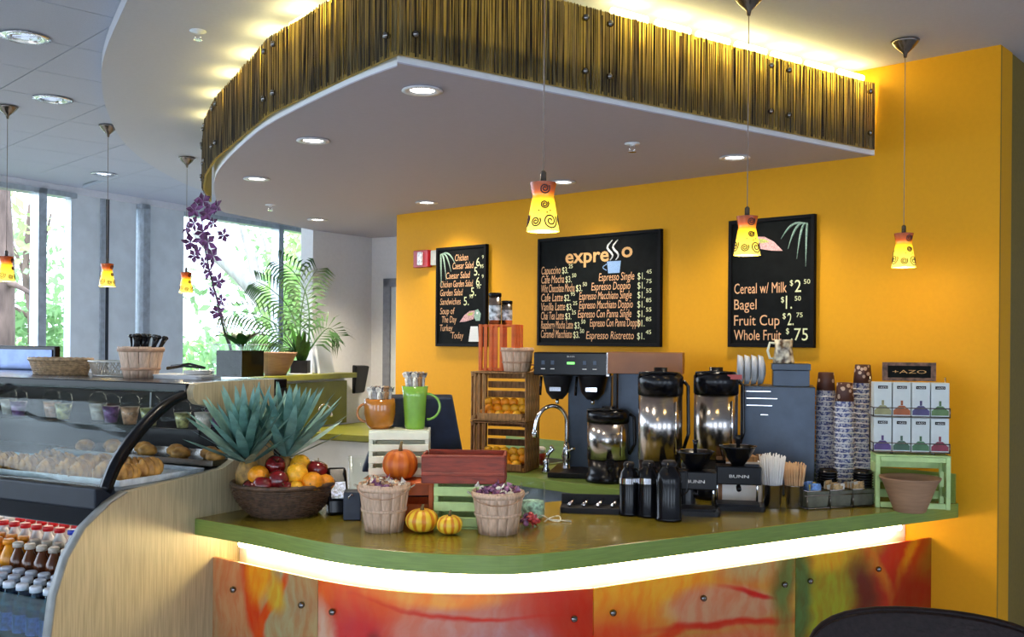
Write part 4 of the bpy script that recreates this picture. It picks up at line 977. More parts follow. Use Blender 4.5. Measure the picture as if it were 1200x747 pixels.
for path in (((350, 430), (340, 400), (320, 378), (290, 366), (262, 366)), ((352, 430), (350, 395), (338, 360), (316, 338), (300, 330)), ((354, 430), (362, 395), (360, 350), (345, 320), (325, 305)),
             ((355, 430), (370, 400), (385, 385), (398, 395)), ((352, 430), (345, 412), (330, 398), (305, 392), (285, 398)), ((354, 430), (352, 380), (358, 340), (372, 315)), ((354, 430), (350, 410), (332, 410), (318, 425))):
    P = [lp2(px, py, Y + .05 * (i - 1) * R_.uniform(-.6, 1)) for i, (px, py) in enumerate(path)]; P[0] = Vector((0, 0, 12 * s)); frond([tuple(p) for p in P], .16, t)
sb_ = blade(.30, .022, 0, .3)
for k in range(9):
    o = bpy.data.objects.new('leaf', sb_); COL.objects.link(o); o.parent = t; o.location = (0, 0, .05); o.rotation_euler = (R_.uniform(-.3, .3), R_.uniform(-.5, .5), R_.uniform(0, 6)); o.scale = (1, 1, R_.uniform(.6, 1))
c = cap_at(379); s = c.y / F
t = thing('sheet_holder', 'clear upright holder of white sheets on the rear shelf', 'holder', (c.x, c.y, capz), AR)
MB().slab([(-.08, -.03, 0), (.08, -.03, 0), (.07, .01, .19), (-.07, .01, .19)], (0, .02, 0)).build('sheets', m_paper, t)
MB().slab([(-.085, -.036, 0), (.085, -.036, 0), (.075, .004, .205), (-.075, .004, .205)], (0, .003, 0)).build('front_pane', m_plasticc, t)

# ---------------------------------------------------------------- fruit basket
c = hz(330, 609, CT) + Vector((-.02, .115, 0)); bc = Vector((c.x, c.y, CT)); yb = c.y
t = thing('fruit_basket', 'round dark wicker basket heaped with fruit on the counter', 'basket', bc); t['bowl'] = 1
weave(t, .105, .105, .172, .172, .105, 15, 44, m_wicker, .0040, .003, 96)
del t['bowl']
orm = MB().lathe([(.0001, .0352), (.0035, .0345), (.010, .0350), (.024, .0275), (.035, .009), (.036, -.006), (.030, -.021), (.016, -.0325), (.003, -.035), (.0001, -.0345)], 20, caps=False)
def orange_thing(label, grp, loc, s=1.0, m=m_orange, rot=None):
    key = 'o' + m.name
    if key not in BC: BC[key] = orm.mesh('peel', m)
    if 'nub' not in BC: BC['nub'] = MB().sphere((0, 0, .035), .0028, 6, 4, .5).mesh('navel', m_stem)
    o = bpy.data.objects.new('orange', BC[key]); COL.objects.link(o); tag(o, label, 'orange', grp); o.location = loc; o.scale = (s, s, s); o.rotation_euler = rot or (R_.uniform(-1, 1), R_.uniform(-1, 1), R_.uniform(0, 6))
    n = bpy.data.objects.new('navel', BC['nub']); COL.objects.link(n); n.parent = o
    return o
apm = MB().lathe([(.0001, .022), (.006, .026), (.016, .032), (.029, .026), (.036, .010), (.034, -.008), (.026, -.024), (.014, -.032), (.005, -.029), (.0001, -.027)], 20, caps=False)
def apple_thing(label, loc, s=1.0, grp=None):
    if 'ap' not in BC: BC['ap'] = apm.mesh('skin', m_apple); BC['aps'] = MB().tube([(0, 0, .02), (.002, 0, .032), (.005, 0, .042)], .0015, 5).mesh('stem', m_stem)
    o = bpy.data.objects.new('apple', BC['ap']); COL.objects.link(o); tag(o, label, 'apple', grp); o.location = loc; o.scale = (s, s, s); o.rotation_euler = (R_.uniform(-.7, .7), R_.uniform(-.7, .7), R_.uniform(0, 6))
    n = bpy.data.objects.new('stem', BC['aps']); COL.objects.link(n); n.parent = o
for px, py, dy, s, m, lb in ((303, 558, -.07, 1, m_orange, 'orange at the left of the wicker basket under the pineapple leaves'), (348, 556, -.07, 1.05, m_orangey, 'large yellow orange in the middle of the wicker basket'),
                             (352, 545, .02, 1, m_orangey, 'orange at the top rear of the wicker basket'), (366, 566, -.09, 1, m_orange, 'orange at the front right of the wicker basket with its navel showing'),
                             (381, 567, -.02, .9, m_orange, 'orange half hidden at the right rim of the wicker basket'), (347, 574, -.115, .8, m_orangey, 'small orange low at the front rim of the wicker basket')):
    o = orange_thing(lb, None, hy(px, py, yb + dy), s, m)
    if 'navel' in lb: o.rotation_euler = (PI / 2, 0, 0)
for px, py, dy, s, lb in ((322, 547, -.02, 1.0, 'dark red apple at the top of the fruit heap'), (326, 564, -.10, 1.0, 'dark red apple at the front centre of the wicker basket'), (308, 571, -.115, 1.0, 'dark red apple at the front left rim of the wicker basket'),
                          (371, 552, .01, 1.05, 'dark red apple at the right rear of the wicker basket'), (336, 575, -.12, .8, 'small dark apple low behind the front rim of the wicker basket'), (293, 573, -.08, .85, 'dark apple low at the far left rim of the wicker basket')):
    apple_thing(lb, hy(px, py, yb + dy), s)
for k in range(9):
    a = k * 2.4; r = .03 + .011 * k
    apple_thing('dark red apple deep inside the fruit basket', (bc.x + r * math.cos(a), bc.y + r * math.sin(a), CT + .05 + .003 * k), .95, 'apples deep in the fruit basket')
plf = blade(.22, .014, 0, .55, m_pleaf, 7)
def pineapple(px, py, y, label, tilt, n=46, sc=1.0):
    p = hy(px, py, y); t = thing('pineapple', label, 'pineapple', p)
    t.rotation_euler = tilt
    MB().lathe([(.02, -.13), (.038, -.12), (.046, -.08), (.042, -.03), (.028, 0), (.015, .01)], 20, mod=lambda a, z: 1 + .04 * math.sin(8 * a + z * 120)).build('fruit_body', m_pine, t)
    for k in range(n):
        f = k / n; a = k * 2.39996; lean = 1.05 - .98 * f; L = (.45 + .75 * math.sin(PI * min(1, .25 + f * .65))) * sc
        o = bpy.data.objects.new('leaf', plf); COL.objects.link(o); o.parent = t; o.location = (.012 * math.cos(a) * (1 - f), .012 * math.sin(a) * (1 - f), .0 + .06 * f)
        o.rotation_euler = (Matrix.Rotation(a, 3, 'Z') @ Matrix.Rotation(lean, 3, 'Y')).to_euler(); o.scale = (1, 1.0 + .3 * (1 - f), L)
pineapple(290, 543, yb - .05, 'pineapple with the larger blue green crown at the left of the basket', (.30, -.12, .3), 50, .98)
pineapple(334, 538, yb + .03, 'pineapple with the smaller crown behind the apples in the basket', (.12, .08, 1.3), 44, 1.02)

# ---------------------------------------------------------------- crates
def crate(name, label, x, y, z, rz, w, d, h, mat, nf=3, ns=3, vert=False, cat='crate', back=True, sl=None, top=False):
    t = thing(name, label, cat, (x, y, z), rz); th = .006; po = .014
    for sx in (-1, 1):
        for sy in (-1, 1): boxp('post', mat, t, (sx * (w / 2 - po / 2), sy * (d / 2 - po / 2 - th), h / 2), (po, po, h))
    def rows(n): return [h * (k + .5) / n for k in range(n)]
    if not vert:
        sh = sl or h / nf * .62
        for sy in ((-1, 1) if back else (-1,)):
            for z_ in rows(nf): boxp('slat', mat, t, (0, sy * (d / 2 - th / 2), z_), (w, th, sh))
        for sx in (-1, 1):
            for z_ in rows(ns): boxp('slat', mat, t, (sx * (w / 2 - th / 2) , 0, z_), (th, d - 2 * th - .001, sh))
    boxp('bottom_board', mat, t, (0, 0, th / 2 + .0005), (w - 2 * th - .001, d - 2 * th - .001, th))
    return t
def cpos(px, py, back): v = hz(px, py, CT); return v.x, v.y + back
# orange crate on counter with the white one above
x, y = cpos(468, 612, .08); yf = y
s = y / F
oc = crate('small_crate', 'small orange slatted crate standing under the white crate', x, y, CT, .05, 76 * s, .15, 43 * s + .02, m_orangep, 2, 2)
zt = CT + 43 * s + .02
x2, y2 = x - .008, y
wc = crate('small_crate', 'small cream slatted crate carrying the two mugs', x2, y2, zt + .001, .04, 69 * s, .14, 54 * s, m_cream, 4, 4)
zm = zt + .001 + 54 * s
MB().box((0, 0, 54 * s - .004), (69 * s - .014, .126, .008)).build('top_board', m_cream, wc)
def pumpkin(px, py, z, r, sq, label, mat, n, stem=True, yoff=0, cat='pumpkin', name='pumpkin', loc=None):
    v = loc or (hz(px, py, z) + Vector((0, r * .8, 0))); t = thing(name, label, cat, (v.x, v.y, z)); t.rotation_euler.z = R_.uniform(0, 1)
    prof = [(max(.001, r * math.sin(PI * k / 14) ** .85), r * sq - r * sq * math.cos(PI * k / 14) * (1 - .12 * (math.sin(PI * k / 14) < .4))) for k in range(15)]
    MB().lathe(prof, 80, mod=lambda a, z: .93 + .07 * abs(math.cos(n * a / 2)) ** .6, caps=False).build('rind', mat, t)
    MB().tube([(0, 0, 2 * r * sq * .93), (0.002, 0, 2 * r * sq + .01), (.006, .0, 2 * r * sq + (.024 if stem else .012))], [.008 * r / .06, .005 * r / .06, .0045 * r / .06], 7).build('stem', m_stem, t)
    return t
v = hz(470, 566, zt - .002); yp = y - .07 - .045
lg = thing('front_ledge', None, None) if False else None
boxp('front_ledge', m_orangep, oc, (0, -.075 - .045, 43 * s + .016), (76 * s, .09, .008))
for sx in (-1, 1): boxp('front_post', m_orangep, oc, (sx * (38 * s - .008), -.155, (43 * s + .012) / 2), (.014, .014, 43 * s + .012))
px3 = hy(469, 545, yp); pumpkin(0, 0, zt, 21 * s * .95, .88, 'round orange pumpkin in front of the cream crate', m_pumpkin, 10, loc=Vector((px3.x, yp, 0)))
# mugs
def mug(px, label, r, h, mat, z, side, prof=None, y=None):
    v = hy(px, 500, y or y2); t = thing('mug', label, 'mug', (v.x, v.y, z))
    prof = prof or [(r * .85, 0), (r, .01), (r, h)]
    MB().lathe([(a * 1, b) for a, b in prof] + [(prof[-1][0] - .003, h), (prof[-1][0] - .004, h - .003), (prof[0][0] - .004, .006), (.001, .006)], 28).build('mug_body', mat, t)
    R2 = prof[-1][0]; P = [(side * (R2 * .92 + h * .30 * math.sin(q)), 0, h * .52 - h * .30 * math.cos(q)) for q in [PI * j / 12 for j in range(13)]]
    MB().tube(P, .0045, 8).build('handle', mat, t)
    return t, v
s2 = y2 / F
tm1, v1 = mug(445, 'amber brown mug stuffed with wrapped straws on the cream crate', 18 * s2, 35 * s2, m_mugo, zm, -1, [(12 * s2, 0), (16 * s2, .015), (18.5 * s2, .05), (18.5 * s2, 28 * s2), (17.5 * s2, 35 * s2)], y=y2)
tm2, v2 = mug(486, 'tall green mug stuffed with wrapped stir sticks', 14 * s2, 50 * s2, m_mugg, zm, 1, [(11 * s2, 0), (12 * s2, .01), (14 * s2, 38 * s2), (15.5 * s2, 50 * s2)], y=y2)
m_pk = [m_pack1, M('black_packet', (.02, .02, .03), .25, var=.5, scale=60, col2=(.5, .5, .5)), M('brown_packet', (.30, .16, .07), .35, var=.5, scale=60)]
pkm = [MB().lathe([(.0012, 0), (.0045, .006), (.0045, .092), (.0012, .097)], 7).add([(-.007, 0, .096), (.007, 0, .096), (.010, .002, .112), (.003, -.002, .107), (-.003, .002, .113), (-.010, -.001, .108)], [(0, 1, 2, 3, 4, 5)]).mesh('wrapper', m) for m in m_pk]
for (v_, z_, r_, n_, lb, g, nm) in ((v1, zm + .035, .040, 16, 'wrapped stick standing in the amber mug', 'wrapped sticks in the amber mug', 'wrapped_stick'), (v2, zm + .085, .034, 16, 'wrapped stick standing in the green mug', 'wrapped sticks in the green mug', 'wrapped_stick')):
    for k in range(n_):
        a = k * 2.4; rr = r_ * math.sqrt((k + .5) / n_) * .62
        o = bpy.data.objects.new(nm, pkm[k % 3]); COL.objects.link(o); tag(o, lb, 'stick', g); o.location = (v_.x + rr * math.cos(a), v_.y + rr * math.sin(a), z_ - .02); o.rotation_euler = (-.24 * math.sin(a) * rr / r_, .24 * math.cos(a) * rr / r_, R_.uniform(-.6, .6)); o.scale = (1.2, 1.2, 1.15)
# pale green crate, red box on top
x, y = cpos(546, 622, .09); s = y / F; gz = 52 * s
gc = crate('small_crate', 'pale green slatted crate under the red wooden box', x, y, CT, -.06, 72 * s, .16, gz, m_lgreen, 3, 3)
t = thing('wooden_box', 'open dark red wooden box on top of the pale green crate', 'box', (hy(545, 550, y).x, y, CT + gz + .001), -.03)
W_, H_ = 94 * s, 33 * s
MB().box((0, -.075, H_ / 2), (W_, .008, H_)).build('front_board', m_redwood, t, bev=.0015); MB().box((0, .075, H_ / 2), (W_, .008, H_)).build('back_board', m_redwood, t, bev=.0015)
for sx in (-1, 1): MB().slab([(sx * W_ / 2 - .004, -.07, 0), (sx * W_ / 2 - .004, .07, 0), (sx * W_ / 2 - .004, .07, H_ * .99), (sx * W_ / 2 - .004, -.07, H_ * .99)], (.008, 0, 0)).build('end_board', m_redwood, t, bev=.0015)
MB().box((0, 0, .004), (W_ - .01, .14, .007)).build('bottom_board', m_redwood, t)
boxp('groove_strip', m_redwood, t, (0, -.081, H_ * .33), (W_ + .004, .005, .01)); boxp('groove_strip', m_redwood, t, (0, -.081, H_ * .95), (W_ + .004, .005, .008))
# two striped gourds
pumpkin(493, 627, CT, 19.5 * 2.95 / F * 1.03, .72, 'larger yellow and orange striped mini pumpkin', m_gourd, 10, False)
pumpkin(526, 629, CT, 15.5 * 2.95 / F * 1.03, .74, 'smaller yellow and orange striped mini pumpkin beside the pale green crate', m_gourd, 10, False)
# two wooden candy baskets
cand = MB().sphere((0, 0, 0), .011, 8, 6, .7).add([(.009, 0, 0), (.024, .006, .008), (.024, -.006, -.008)], [(0, 1, 2)]).add([(-.009, 0, 0), (-.024, .006, -.008), (-.024, -.006, .008)], [(0, 1, 2)])
cmesh = {m.name: cand.mesh('wrapper', m) for m in (m_purple, m_redwrap, m_gold, m_pack1)}
def candies(cx, cy, z, r, n, mats, lb, g, hgt=.02):
    for k in range(n):
        a = k * 2.4; rr = r * math.sqrt((k + .5) / n); m = mats[k % len(mats)]
        o = bpy.data.objects.new('candy', cmesh[m.name]); COL.objects.link(o); tag(o, lb, 'candy', g); o.location = (cx + rr * math.cos(a), cy + rr * math.sin(a), z + hgt * (1 - rr / r) + R_.uniform(0, .008)); o.rotation_euler = (R_.uniform(-.9, .9), R_.uniform(-.9, .9), R_.uniform(0, 6)); o.scale = (1.1,) * 3
for (px, py, w1, w0, hh, lb, mats, g, hd) in ((447, 626, 60, 44, 55, 'slatted wooden basket of gold wrapped candy, left one on the counter', (m_gold, m_pack1, m_gold, m_purple), 'candies in the left wooden basket', .0), (583, 629, 61, 46, 49, 'slatted wooden basket of purple wrapped candy with wire handle, right one', (m_purple, m_purple, m_pack1, m_purple), 'candies in the right wooden basket', .55)):
    v = hz(px, py, CT); s = v.y / F; r0, r1 = w0 / 2 * s * 1.02, w1 / 2 * s; c = Vector((v.x, v.y + r0, CT)); s = c.y / F; r0, r1 = w0 / 2 * s, w1 / 2 * s
    t = thing('wooden_basket', lb, 'basket', c); staved(t, r0, r1, hh * s, 14, m_basketw, m_basketw, ((.42, .010), (.86, .014)), handle=False)
    for sx in (-1, 1):
        MB().tube([(sx * r1 * .98, -.012, hh * s * .9), (sx * (r1 + .014), -.012, hh * s * .97), (sx * (r1 + .014), .012, hh * s * .97), (sx * r1 * .98, .012, hh * s * .9)], .0016, 6).build('ear', m_wire, t)
    MB().tube([(r1 * math.cos(q), -.3 * r1 - r1 * .75 * math.sin(q), hh * s * (.98 - .25 * math.sin(q))) for q in [PI * j / 12 for j in range(13)]], .0016, 6).build('handle', m_basketb, t)
    MB().cyl((0, 0, hh * s * .80), r1 * .9, .004, 20).build('inner_liner', m_basketb, t)
    candies(c.x, c.y, CT + hh * s * .84 + .012, r1 * .8, 26, mats, ('gold wrapped candy heaped in the left wooden basket' if px < 500 else 'purple wrapped candy heaped in the right wooden basket'), g)
# glass jar with candy and ribbons
v = hz(624, 612, CT) + Vector((0, .04, 0)); s = v.y / F
t = thing('glass_jar', 'clear glass jar of pale mints right of the candy basket', 'jar', (v.x, v.y, CT))
MB().lathe([(13 * s, .0), (15 * s, .01), (15.5 * s, 36 * s), (14 * s, 42 * s), (15 * s, 44 * s), (14 * s, 44 * s), (13 * s, 42 * s), (14.5 * s, 36 * s), (14 * s, .012), (.001, .008)], 24).build('jar_glass', m_glass, t)
MB().lathe([(13 * s, .010), (14 * s, .016), (14 * s, 22 * s), (.001, 24 * s)], 18, mod=lambda a, z: 1 + .04 * math.sin(9 * a)).build('mints', M('mints', (.35, .55, .45), .5, var=.6, scale=70), t)
v = hz(620, 618, CT)
candies(v.x, v.y, CT + .012, .028, 9, (m_redwrap, m_purple, m_redwrap), 'red wrapped candy lying in front of the glass jar', 'candies lying in front of the jar', .03)
v = hz(645, 612, CT); t = thing('ribbon_twist', 'pale twisted ribbon lying on the counter right of the jar', 'ribbon', (v.x, v.y, CT))
MB().tube(cat([Vector(p) for p in ((-.06, -.02, .004), (-.03, .01, .02), (0, 0, .006), (.03, -.01, .004), (.03, .02, .016), (0, .02, .01), (-.02, -.02, .004))], 4), .0022, 5).build('ribbon_curl', m_pack1, t); MB().tube([(0, 0, .008), (.04, .0, .005), (.07, -.008, .003)], .002, 5).build('ribbon_tail', m_paper, t)
# dark little things between basket and crates
v = hz(392, 605, CT) + Vector((0, .05, 0)); t = thing('card_terminal', 'black rounded card terminal right of the fruit basket', 'terminal', (v.x, v.y, CT), .3)
MB().slab([(-.035, -.05, 0), (-.035, .06, 0), (-.035, .06, .13), (-.035, .03, .16), (-.035, -.045, .05)], (.07, 0, 0)).build('housing', m_black, t, bev=.012)
MB().slab([(-.025, -.049, .058), (-.025, -.012, .108), (.025, -.012, .108), (.025, -.049, .058)], (0, -.004, .003)).build('keypad', M('keypad', (.25, .35, .6), .3, var=.8, scale=90), t)
v = hz(411, 611, CT) + Vector((0, .04, 0)); t = thing('reader_box', 'small dark blue box left of the gold candy basket', 'box', (v.x, v.y, CT), .1)
MB().box((0, 0, .0475), (.058, .07, .095)).build('case_shell', m_blueblk, t, bev=.004); MB().tube([(-.01, -.038, .07), (-.012, -.045, .08), (-.002, -.045, .09), (.004, -.038, .08)], .002, 5).build('ring_pull', m_chrome, t)
v = hz(415, 600, CT) + Vector((0, .12, 0)); s = v.y / F; t = thing('glass_tumbler', 'tall clear glass behind the small dark blue box', 'glass', (v.x, v.y, CT))
MB().lathe([(12 * s, 0), (12.5 * s, .01), (14 * s, 58 * s), (13 * s, 58 * s), (11.5 * s, .015), (.001, .015)], 24).build('tumbler_wall', m_glass, t)
# cash register screen seen from behind
v = hy(488, 580, 3.42); t = thing('register_screen', 'dark blue cash register screen seen from behind, above the crates', 'register', (v.x, v.y, CT), .12)
s = 3.42 / F
MB().slab([(-.19, .05, .15), (.175, .05, .15), (.12, -.02, .415), (-.10, -.02, .415)], (0, -.035, -.012)).build('screen_shell', m_blueblk, t, bev=.006)
MB().box((0, .06, .06), (.14, .16, .12)).build('stand', m_blueblk, t, bev=.01); MB().box((0, .02, .006), (.26, .24, .012)).build('foot', m_blackm, t)
MB().slab([(.02, .004, .15), (.05, .004, .15), (.045, -.018, .21), (.015, -.018, .21)], (0, -.004, -.001)).build('sticker', M('sticker', (.35, .5, .6), .5), t)
for k in range(6): boxp('vent_slot', m_black, t, (.10, .012 - .0037 * k, .235 + .014 * k), (.03, .012, .005), (.26, 0, 0))

# ---------------------------------------------------------------- crates of oranges on the back counter
v = hz(592, 545, CT); y = 4.60; v = hy(592, 545, y); s = y / F; rzc = WR * .45
def fruit_crate(z, h, m, lb, grp, fl, n_):
    t = thing('fruit_crate', lb, 'crate', (v.x, v.y, z), rzc); w = .27; d = .22; th = .006
    for sx in (-1, 1):
        for k in range(6): boxp('slat', m, t, (sx * (w / 2 - th / 2), -d / 2 + d * (k + .5) / 6, h / 2), (th, d / 6 * .62, h - .002))
        for zz in (.012, h - .012): boxp('rail', m, t, (sx * (w / 2 - .012), 0, zz), (.012, d, .02))
    for k in range(5): boxp('slat', m, t, (0, d / 2 - .003, h * (k + .5) / 5), (w - .014, th, h / 5 * .7))
    boxp('shelf_board', m, t, (0, 0, h - .004), (w, d, .007)); boxp('shelf_board', m, t, (0, 0, .004), (w, d, .007))
    for k in range(3): boxp('slat', m, t, (-w / 2 + .02 + .022 * k, -d / 2 + .004, h * .5), (.011, .006, h - .02))
    boxp('front_lip', m, t, (.01, -d / 2 - .003, .022), (w * .8, .006, .03))
    Rm = Matrix.Rotation(rzc, 4, 'Z')
    for k in range(n_):
        i = k % 5; j = k // 5; q = Rm @ Vector((-.085 + .042 * i + .02 * (j % 2), -.08 + .038 * j, 0))
        orange_thing(fl, grp, (v.x + q.x, v.y + q.y, z + .030 + .026 * j), .62, m_orangey if R_.random() < .6 else m_orange)
    return t
h1 = 57 * s
fruit_crate(CT + .001, h1, m_brownd, 'lower brown slatted crate of oranges beside the sink', 'oranges in the lower crate', 'orange in the lower brown crate', 15)
fruit_crate(CT + h1 + .003, h1, m_brownw, 'upper brown slatted crate of yellow oranges against the yellow wall', 'oranges in the upper crate', 'orange in the upper brown crate', 15)
zc2 = CT + 2 * h1 + .005
q = hy(588, 430, y - .02)
t = thing('upright_crate', 'bright orange slatted crate standing on end above the orange crates', 'crate', (q.x - .01, q.y + .02, zc2), rzc)
hh = 54 * s
for k in range(5): boxp('slat', m_orangep, t, (-.075 + .026 * k, -.06, hh / 2), (.016, .006, hh))
for k in range(4): boxp('slat', m_orangep, t, (.092, -.05 + .034 * k, hh / 2), (.006, .018, hh))
for zz in (.006, hh - .006): boxp('end_board', m_orangep, t, (.008, 0, zz), (.16, .11, .01))
for k in range(3): boxp('slat', m_orangep, t, (-.06 + .06 * k, .058, hh / 2), (.03, .006, hh))
for sx in (-1, 1): boxp('post', m_orangep, t, (sx * .078 + .004, -.05, hh / 2), (.012, .012, hh - .002))
for (px, y0, r, hc, lb) in ((580, 0, 7.2, 37, 'taller steel canister with dark lid on the bright orange crate'), (594, .01, 6.3, 28, 'shorter steel canister with dark lid on the bright orange crate')):
    p = hy(px, 376, y + y0 - .005); tt = thing('canister', lb, 'canister', (p.x, p.y, zc2 + hh + .0005))
    MB().lathe([(r * s, 0), (r * s, hc * s * .88)], 20).build('can_body', m_steel, tt); MB().lathe([(r * s * 1.05, hc * s * .88), (r * s * 1.05, hc * s * .98), (r * s * .9, hc * s)], 20).build('lid', m_black, tt); MB().lathe([(r * s * 1.01, .02), (r * s * 1.01, hc * s * .6)], 20, caps=False).build('wrap_label', M('can_wrap', (.45, .48, .5), .35, var=.9, scale=45), tt)
p = hy(606, 430, y - .09); t = thing('wooden_basket', 'small empty slatted wooden basket on the upper orange crate', 'basket', (p.x, p.y, zc2)); staved(t, 15 * s, 19 * s, 27 * s, 12, m_basketw, m_basketb, ((.35, .008), (.84, .010)), handle=False)
p = hy(624, 425, y - .1); t = thing('red_ribbon_bow', 'dark red ribbon bow beside the small empty basket', 'ribbon', (p.x - .005, p.y, zc2))
MB().tube(cat([Vector(a) for a in ((0, 0, .005), (.03, 0, .04), (.05, 0, .06), (.03, .01, .03), (.0, 0, .03), (-.03, 0, .01), (0, .01, .006))], 4), .003, 6).build('ribbon_loop', M('dark_red_ribbon', (.25, .01, .01), .5), t)
# main faucet and sink, soap
q = hz(664, 556, CT); faucet((q.x, q.y + .03, CT), WR * .0 - 1.25, 'tall chrome gooseneck faucet at the sink behind the counter', 1.12)
q = hz(640, 556, CT) + Vector((0, .03, 0)); t = thing('sink_tap', 'short chrome bar tap left of the gooseneck faucet', 'tap', (q.x, q.y, CT))
MB().lathe([(.02, 0), (.02, .01), (.012, .03), (.016, .05), (.010, .07)], 16).build('tap_body', m_chrome, t); MB().tube([(0, 0, .06), (.01, 0, .09), (.03, 0, .11), (.02, 0, .125)], [.008, .01, .012, .008], 8).build('tap_lever', m_chrome, t)
q = wpt(2.02, CT, .20); t = thing('sink_basin', 'small steel sink rim set in the back counter', 'sink', q, WR)
MB().rbox((0, 0, .003), (.42, .30, .006), .04).build('rim_plate', m_steel, t); MB().rbox((0, 0, .0065), (.36, .24, .001), .04).build('bowl', m_blackm, t)
q = hy(632, 545, 4.75); t = thing('salt_jar', 'small dark red jar with white lid beside the lower orange crate', 'jar', (q.x, q.y, CT)); MB().lathe([(.028, 0), (.03, .06)], 16).build('jar_body', M('dark_red_jar', (.2, .01, .01), .3), t); MB().lathe([(.03, .06), (.03, .085), (.02, .09)], 16).build('lid', m_paper, t)

# ---------------------------------------------------------------- brewers
y = 4.42; s = y / F; q = hy(672, 560, y); br = thing('coffee_brewer', 'steel twin coffee brewer with black control head and green display', 'coffee brewer', (q.x, q.y, CT), WR * .25)
zh0, zh1 = hy(672, 440, y).z - CT, hy(672, 413, y).z - CT
Wd = 90 * s
MB().box((0, -.02, (zh0 + zh1) / 2), (Wd, .12, zh1 - zh0)).build('control_head', m_black, br, bev=.006)
MB().box((Wd / 2 - .015, .06, (zh0 + zh1) / 2), (.012, .28, zh1 - zh0)).build('steel_cheek', m_steel, br)
MB().box((.06, .16, zh0 / 2), (.20, .12, zh0)).build('column', m_bluesteel, br, bev=.004); MB().box((0, .12, zh0 + .02), (Wd * .98, .18, .05)).build('hood', m_bluesteel, br)
MB().box((.03, .04, .012), (.26, .34, .024)).build('base', m_blackm, br, bev=.004)
MB().box((-.006, -.0815, (zh0 + zh1) / 2 + .004), (.034, .003, .010)).build('green_display', m_screen, br)
for dx in (-.13, -.088, .055, .10):
    MB().box((dx, -.081, (zh0 + zh1) / 2 + .006), (.014, .003, .018)).build('button', m_bluesteel, br); MB().box((dx, -.081, (zh0 + zh1) / 2 - .022), (.018, .003, .004)).build('button_mark', m_paper, br)
text('BUNN', br, -.022, zh1 - .022, .032, .009, m_paper, y=-.0812)
for dx in (-.075, .085):
    f_ = MB().lathe([(.025, 0), (.05, .03), (.066, .10), (.068, .108)], 24, (dx, -.01, zh0 - .108)).build('funnel', m_blackm, br)
    MB().box((dx, -.078, zh0 - .06), (.05, .01, .018)).build('handle_badge', m_chrome, f_); MB().tube([(dx, -.01, zh0 - .108), (dx, -.01, zh0 - .13)], .008, 8).build('drip_nozzle', m_chrome, f_)
    MB().tube([(dx - .07, -.03, zh0 - .005), (dx - .075, -.03, zh0 - .09)], .006, 8).build('arm', m_black, f_)
def server(px, py, y, wpx, hpx, label, z=CT, rz=0, by=.02):
    q = hy(px, py, y); s = y / F; t = thing('coffee_server', label, 'coffee server', (q.x, y, z), rz); R = wpx / 2 * s; H = hpx * s
    MB().lathe([(R * 1.02, 0), (R * 1.05, .01), (R * .98, H * .10), (R * .9, H * .13), (R * .95, H * .31)], 28).build('base_stand', m_black, t)
    MB().lathe([(R * .97, H * .31), (R * .97, H * .80)], 32).build('steel_body', m_steel, t)
    MB().lathe([(R, H * .80), (R * 1.0, H * .93), (R * .85, H * .965), (R * .3, H * .97), (R * .3, H), (R * .12, H)], 28).build('lid', m_black, t)
    MB().tube([(-R * .95, -R * .2, H * .92), (-R * 1.0, -R * .5, H * .96), (-R * .2, -R * .95, H * .97), (R * .6, -R * .75, H * .96)], .0045, 8).build('carry_handle', m_black, t)
    MB().tube([(R * 1.0, 0, H * .90), (R * 1.22, 0, H * .86), (R * 1.25, 0, H * .5), (R * 1.0, 0, H * .36)], .007, 8).build('side_handle', m_black, t)
    MB().box((0, -R * 1.12, H * .28), (.03, R * .45, .035)).tube([(0, -R * 1.3, H * .25), (0, -R * 1.3, H * .18)], .007, 8).build('tap', m_black, t)
    MB().tube([(R * .55, -R * .84, H * .36), (R * .55, -R * .84, H * .75)], .004, 8).build('sight_gauge', m_chrome, t)
    return t
server(712, 560, 4.22, 50, 88, 'shorter coffee server standing under the brewer', by=0)
server(773, 590, 3.74, 53, 155, 'large steel coffee server, left of the tall pair')
server(838, 590, 3.80, 52, 153, 'large steel coffee server, right of the tall pair with red tag')
q = hy(852, 440, 3.76); o = MB().box((0, 0, 0), (.055, .004, .018)).build('red_tag', M('red_tag', (.4, .06, .06), .5), COL.objects['coffee_server.002']); o.location = (.055, -.075, 153 * 3.8 / F * .93)
# second brewer with copper hood
y = 4.30; s = y / F; q = hy(757, 500, y); t = thing('coffee_brewer', 'second brewer with plain copper brown hood behind the tall servers', 'coffee brewer', (q.x, y, CT), WR * .3)
z0, z1 = hy(757, 438, y).z - CT, hy(757, 413, y).z - CT
MB().box((.0, 0, (z0 + z1) / 2), (86 * s, .16, z1 - z0)).build('copper_hood', m_brown, t, bev=.002)
MB().box((0, .03, z0 / 2), (.24, .10, z0)).build('column', m_bluesteel, t); MB().box((-.13, -.02, z0 / 2), (.012, .12, z0)).build('side_rail', m_black, t)
